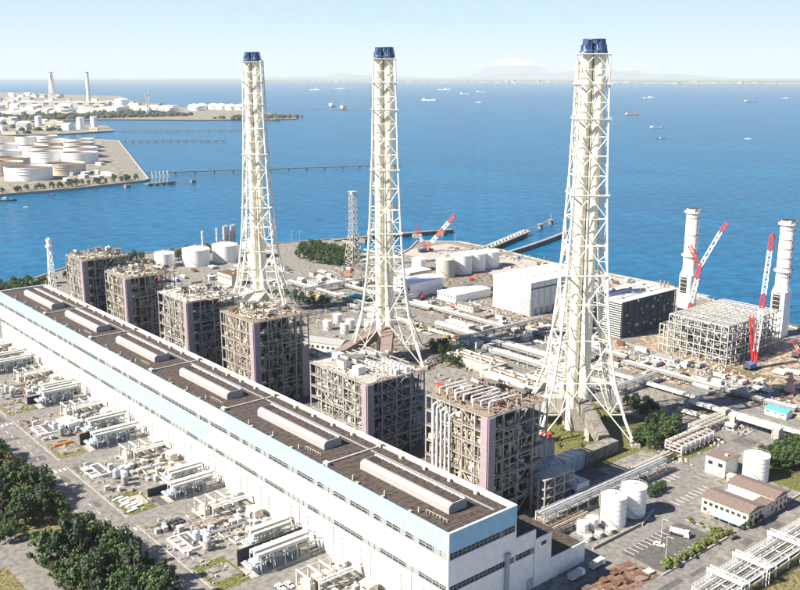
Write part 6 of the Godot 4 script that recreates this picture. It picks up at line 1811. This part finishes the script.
func trees():
	var kinds := []
	kinds.append(make_tree("broadleaf_tree", "", 1, 10.5, 4.6, Color(0.030, 0.058, 0.013), "leaf_a", 0.1, 26))
	kinds.append(make_tree("broadleaf_tree", "", 2, 9.0, 4.2, Color(0.022, 0.046, 0.012), "leaf_a", 0.2, 24))
	kinds.append(make_tree("pine_tree", "", 3, 12.5, 4.4, Color(0.019, 0.042, 0.016), "leaf_b", 0.55, 26))
	kinds.append(make_tree("reddish_tree", "", 4, 8.5, 4.0, Color(0.085, 0.052, 0.018), "leaf_c", 0.2, 22))
	kinds.append(make_tree("bush", "", 5, 3.4, 2.2, Color(0.085, 0.105, 0.022), "leaf_d", 0.0, 12))
	var proto := kinds.duplicate()
	var done := {}
	var put := func(k: int, p: Vector3, s: float, where: String, grp: String):
		var names := ["broadleaf_tree", "broadleaf_tree", "pine_tree", "reddish_tree", "bush"]
		var what: String = ["dark green broadleaf tree", "dark green broadleaf tree", "dark conical pine tree", "tree with reddish brown leaves", "small yellowish green bush"][k]
		var lb := "%s %s" % [what, where]
		var o: Node3D
		if not done.has(k):
			o = proto[k]
			done[k] = true
			o.position = p
			o.set_meta("label", lb)
			o.set_meta("group", grp)
		else: o = copy_of(proto[k], names[k], lb, p, R.randf() * TAU, grp)
		o.set_meta("category", "bush" if k == 4 else "tree")
		o.scale = Vector3.ONE * s
	var fill := func(poly: PackedVector2Array, gap: float, mix: Array, smin: float, smax: float, where: String, grp: String, most: int):
		var lo := poly[0]
		var hi := poly[0]
		for q in poly:
			lo = Vector2(minf(lo.x, q.x), minf(lo.y, q.y))
			hi = Vector2(maxf(hi.x, q.x), maxf(hi.y, q.y))
		var kept := []
		for k in 4000:
			if kept.size() >= most: break
			var p := Vector2(R.randf_range(lo.x, hi.x), R.randf_range(lo.y, hi.y))
			if not Geometry2D.is_point_in_polygon(p, poly): continue
			var ok := true
			for q in kept:
				if p.distance_to(q) < gap: ok = false
			if not ok: continue
			kept.append(p)
			put.call(mix[R.randi() % mix.size()], Vector3(p.x, 0.0, p.y), R.randf_range(smin, smax), where, grp)
	var P := func(a: Array) -> PackedVector2Array:
		var o := PackedVector2Array()
		for k in range(0, a.size(), 2): o.append(Vector2(a[k], a[k + 1]))
		return o
	# grove in the bottom left corner
	fill.call(P.call([-327, -119, -312, -124, -284, -124, -262, -122, -262, -108, -296, -98, -320, -100]), 5.2, [0, 0, 1, 2, 2], 0.8, 1.7, "in the grove at the bottom left", "trees of the bottom left grove", 90)
	fill.call(P.call([-450, -118, -378, -121, -352, -112, -354, -100, -420, -100]), 4.8, [1, 1, 2, 0, 0, 1, 2, 0, 1, 0, 1, 2, 0, 1, 2, 3], 0.7, 1.4, "in the shaded wood at the left edge", "trees of the wood at the left edge", 70)
	fill.call(P.call([-470, -122, -350, -122, -350, -117, -470, -117]), 6.0, [0, 4, 1, 4], 0.6, 0.9, "in the row beside the yard road", "trees beside the yard road", 18)
	fill.call(P.call([-346, -97.5, -340, -88, -420, -88, -420, -97]), 4.0, [1, 0], 0.6, 0.85, "in the hedge row by the small road at the left edge", "hedge row trees", 18)
	fill.call(P.call([-560, -122, -470, -122, -470, -100, -560, -100]), 6.0, [1, 2, 0], 0.7, 1.0, "at the far left by the yard road", "trees at the far left", 22)
	# clipped grove by the pylon, shore belt, chimney feet, right side
	fill.call(P.call([-742, -498, -690, -512, -702, -540, -722, -556, -786, -548, -790, -530]), 6.5, [0, 1, 1], 1.0, 1.25, "in the clipped grove by the radio pylon", "trees of the clipped grove", 52)
	fill.call(P.call([-808, -228, -770, -228, -775, -262, -845, -318, -868, -390, -850, -390, -800, -300]), 6.5, [0, 1, 1], 0.8, 1.0, "in the belt along the left shore", "trees of the shore belt", 50)
	fill.call(P.call([-846, -400, -824, -396, -830, -470, -858, -480]), 7.0, [1, 0], 0.7, 0.95, "between the shore tanks and the water", "trees by the shore tanks", 16)
	fill.call(P.call([-820, -362, -770, -362, -770, -378, -820, -372]), 6.0, [1, 1], 0.7, 0.9, "below the small shore tank", "trees below the shore tanks", 10)
	fill.call(P.call([-248, -362, -238, -362, -243, -386, -250, -400, -258, -396]), 4.4, [0, 1], 0.75, 1.0, "in the clump at the right foot of the nearest chimney", "trees at the nearest chimney", 20)
	fill.call(P.call([-286, -404, -256, -392, -258, -402, -280, -416]), 4.6, [1, 1], 0.6, 0.8, "in the shaded row behind the nearest chimney", "trees behind the nearest chimney", 14)
	fill.call(P.call([-196, -388, -184, -386, -180, -416, -194, -416]), 4.2, [0, 0, 1], 0.9, 1.2, "in the thick clump at the right edge", "trees at the right edge", 20)
	fill.call(P.call([-640, -398, -560, -398, -545, -412, -600, -418, -640, -412]), 4.8, [1, 0], 0.55, 0.8, "at the feet of the farthest chimney", "trees near the farthest chimney", 22)
	fill.call(P.call([-440, -396, -392, -376, -400, -404, -436, -408]), 4.8, [1, 1], 0.6, 0.85, "in the shade right of the middle chimney", "trees near the middle chimney", 20)
	fill.call(P.call([-172.5, -272, -169.8, -272, -169.8, -304, -173, -304]), 2.4, [4], 0.5, 0.9, "in the hedge between the car park and the road", "car park hedge", 14)
	fill.call(P.call([-174, -308, -169.8, -308, -169.8, -316, -176, -314]), 2.2, [4, 4, 3], 0.4, 0.7, "on the verge by the office", "verge bushes", 8)
	fill.call(P.call([-187, -312, -174, -312, -174, -314, -187, -314]), 2.6, [4], 0.3, 0.5, "along the grass strip before the office", "verge bushes before the office", 6)
	fill.call(P.call([-168.9, -325, -166.5, -325, -168, -356, -169.4, -356]), 2.6, [4, 1], 0.3, 0.5, "in the hedge along the office's end wall", "office hedge", 9)
	fill.call(P.call([-213, -318, -209, -318, -209, -330, -213, -330]), 3.0, [1], 0.4, 0.6, "between the white tanks and the parking bays", "small trees by the parking bays", 5)
	fill.call(P.call([-300, -336, -262, -330, -255, -370, -300, -385]), 8.0, [4], 0.5, 0.9, "on the lawn under the nearest chimney", "lawn bushes", 14)
	fill.call(P.call([-1484, -450, -1500, -450, -1512, -560, -1540, -680, -1528, -690, -1498, -560]), 6.0, [1, 0], 0.8, 1.3, "along the front edge of the tank island", "trees on the tank island", 26)
	for k in proto.size():
		if not done.has(k): proto[k].free()

# ---------------------------------------------------------------- ships
func ship(label: String, at: Vector3, ln: float, turn: float, hull: Material, kind: int, group := "") -> Node3D:
	var t := thing("ship", label, "ship", at, turn, group)
	ln *= 0.78
	var w := ln * 0.16
	var d := ln * 0.055
	mi(t, "hull", prism(PackedVector2Array([Vector2(-ln / 2, -w / 2), Vector2(ln * 0.32, -w / 2), Vector2(ln * 0.44, -w * 0.3), Vector2(ln / 2, 0), Vector2(ln * 0.44, w * 0.3), Vector2(ln * 0.32, w / 2), Vector2(-ln / 2, w / 2)]), Vector3(0, -1.0, 0), Vector3.RIGHT, Vector3(0, 0, 1), Vector3(0, d + 1.0, 0)), hull)
	bx(t, "forecastle", Vector3(ln * 0.38, d + ln * 0.012, 0), Vector3(ln * 0.1, ln * 0.024, w * 0.6), hull)
	var sx := -ln * 0.36 if kind != 1 else ln * 0.05
	bx(t, "deckhouse", Vector3(sx, d + ln * 0.035, 0), Vector3(ln * 0.16, ln * 0.07, w * 0.85), M.paint_white)
	bx(t, "bridge", Vector3(sx + ln * 0.02, d + ln * 0.085, 0), Vector3(ln * 0.1, ln * 0.03, w * 0.95), M.paint_white)
	bx(t, "bridge_window", Vector3(sx + ln * 0.072, d + ln * 0.088, 0), Vector3(ln * 0.006, ln * 0.012, w * 0.85), M.glass_dark)
	cyl(t, "funnel", Vector3(sx - ln * 0.05, d + ln * 0.07, 0), ln * 0.02, ln * 0.06, M.red if kind == 2 else M.steel_dark, C12)
	tube(t, "mast", Vector3(ln * 0.3, d, 0), Vector3(ln * 0.3, d + ln * 0.09, 0), ln * 0.006, M.paint_white)
	if kind == 0:
		for k in 4: bx(t, "hatch", Vector3(-ln * 0.2 + ln * 0.13 * k, d + ln * 0.01, 0), Vector3(ln * 0.1, ln * 0.02, w * 0.7), M.hull_red if k % 2 == 0 else M.pipe_cream)
	return t

func ships():
	ship("white ship with a dark hull moored below the tank island at the left edge", Vector3(-1416, -3, -428), 48, 1.15, M.hull_dark, 1)
	ship("small white launch left of the farthest boiler", Vector3(-1330, -3, -432), 9, 0.9, M.paint_white, 1)
	ship("small dark work boat moored by the tank island", Vector3(-1440, -3, -508), 16, 1.3, M.hull_dark, 1)
	ship("white tug with a dark hull, nearest ship on the open bay", Vector3(-1600, -3, -2362), 34, 3.90, M.hull_dark, 1, "")
	ship("grey freighter behind the tug on the open bay", Vector3(-1955, -3, -2858), 66, 0.95, M.steel_grey, 0)
	ship("small freighter with red hatches right of the nearest chimney", Vector3(-2690, -3, -3720), 88, 0.95, M.hull_red, 0)
	ship("white ferry far out right of the nearest chimney", Vector3(-4740, -3, -6790), 130, 1.05, M.paint_white, 1)
	ship("red hulled ship below the white ferry", Vector3(-4576, -3, -6443 + 700), 110, 0.80, M.hull_red, 0)
	ship("white and red ship far out at the upper right", Vector3(-3532, -3, -6286), 120, 1.00, M.hull_red, 2)
	ship("tiny far ship left of the white and red ship's stern", Vector3(-3900, -3, -7500), 80, 1.00, M.paint_white, 1)
	ship("small white boat at the right of the open bay", Vector3(-1433, -3, -2557), 26, 0.70, M.paint_white, 1)
	ship("white coaster between the middle and nearest chimneys, lowest of its cluster", Vector3(-5337, -3, -4806), 150, 0.85, M.paint_white, 0)
	ship("far white ship at the top of the cluster beyond the middle chimney", Vector3(-9400, -3, -8750), 230, 0.95, M.paint_white, 1)
	ship("far pale ship right of the white coaster", Vector3(-7063, -3, -6865), 150, 0.75, M.steel_pale, 0)
	ship("far grey ship above the white coaster", Vector3(-7700, -3, -7750), 160, 0.75, M.steel_pale, 0)
	ship("tiny white vessel near the right far coast", Vector3(-4700, -3, -4700), 60, 0.70, M.paint_white, 1)
	ship("far white ship left of the middle chimney", Vector3(-10900, -3, -8100), 200, 0.95, M.paint_white, 1)
	ship("far white ship between the farthest and middle chimneys", Vector3(-10400, -3, -7300), 200, 0.95, M.paint_white, 1)
	ship("long low ship lying at the tip of the far shore", Vector3(-3330, -3, -2090), 150, 0.70, M.hull_dark, 0)

# ---------------------------------------------------------------- loose clutter and label order
func loose_clutter():
	# pallets, bundles, boards and scrap lying about in the working yards: too many and too small to count
	var zones := [[-690, -440, -520, -416, 900], [-440, -300, -500, -416, 900], [-330, -176, -507, -459, 800], [-700, -430, -672, -628, 260], [-800, -700, -470, -330, 260], [-260, -176, -600, -515, 300], [-560, -420, -505, -458, 200], [-560, -300, -400, -330, 320], [-243, -224, -430, -362, 260]]
	var mats := ["rust", "steel_grey", "concrete_pale", "pipe_cream", "steel_dark", "wall_grey", "steel_bluegrey"]
	var sts := []
	for m in mats: sts.append(open_st())
	var rg := RandomNumberGenerator.new()
	rg.seed = 4242
	for z in zones:
		var cx := 0.0
		var cz := 0.0
		for k in z[4]:
			if k % 7 == 0:
				cx = rg.randf_range(z[0], z[1])
				cz = rg.randf_range(z[2], z[3])
			var p := Vector3(cx + rg.randfn() * 5.0, 0.0, cz + rg.randfn() * 2.4)
			if absf(p.z + 452) < 5.5 or absf(p.z + 408) < 5.5: continue
			var q := rg.randi() % mats.size()
			var s := Vector3(rg.randf_range(0.3, 1.9), rg.randf_range(0.3, 1.3), rg.randf_range(0.3, 1.3))
			if rg.randf() < 0.3: s = Vector3(rg.randf_range(3, 8), 0.35, rg.randf_range(0.3, 0.7))
			jb(sts[q], Vector3(p.x, s.y / 2 + 0.04, p.z), s, rg.randf_range(-0.06, 0.06) + (PI / 2 if rg.randf() < 0.4 else 0.0))
	for j in 6:
		var xr := -258.0 - 75.4 * (j - 1)
		for k in 150:
			var p := Vector3(xr - rg.randf_range(6, 69), 0, rg.randf_range(-182.5, -140))
			if p.x > xr - 30 and p.z < -153: continue
			var s := Vector3(rg.randf_range(0.25, 1.1), rg.randf_range(0.3, 1.3), rg.randf_range(0.25, 1.1))
			if rg.randf() < 0.25: s = Vector3(rg.randf_range(2, 5), 0.3, 0.3)
			jb(sts[rg.randi() % mats.size()], Vector3(p.x, s.y / 2 + 0.03, p.z), s, 0.0 if rg.randf() < 0.6 else PI / 2)
	for q in mats.size():
		var o := mi(self, "loose_material", sts[q].commit(), M[mats[q]])
		o.set_meta("kind", "stuff")
		o.set_meta("label", "%s odds and ends lying about in the working yards" % ["rusty", "grey", "pale", "cream", "dark", "light grey", "blue-grey"][q])
		o.set_meta("category", "loose material")

func sort_out_labels():
	# alike things of one small set are told apart by their order in the picture
	var words := ["first", "second", "third", "fourth", "fifth", "sixth", "seventh", "eighth", "ninth", "tenth", "eleventh", "twelfth", "thirteenth", "fourteenth"]
	var by := {}
	for c in get_children():
		if c.has_meta("label") and c.has_meta("group"):
			var l: String = c.get_meta("label")
			if not by.has(l): by[l] = []
			by[l].append(c)
	for l in by:
		var a: Array = by[l]
		if a.size() < 2 or a.size() > 14: continue
		if l.split(" ").size() > 12: continue
		var side := func(n: Node3D) -> float:
			var d := n.position - CAM
			var p := Vector2(d.x, d.z)
			return p.dot(TR) / p.dot(TF)
		a.sort_custom(func(m, n): return side.call(m) < side.call(n))
		for k in a.size(): a[k].set_meta("label", "%s, %s from the left" % [l, words[k]])
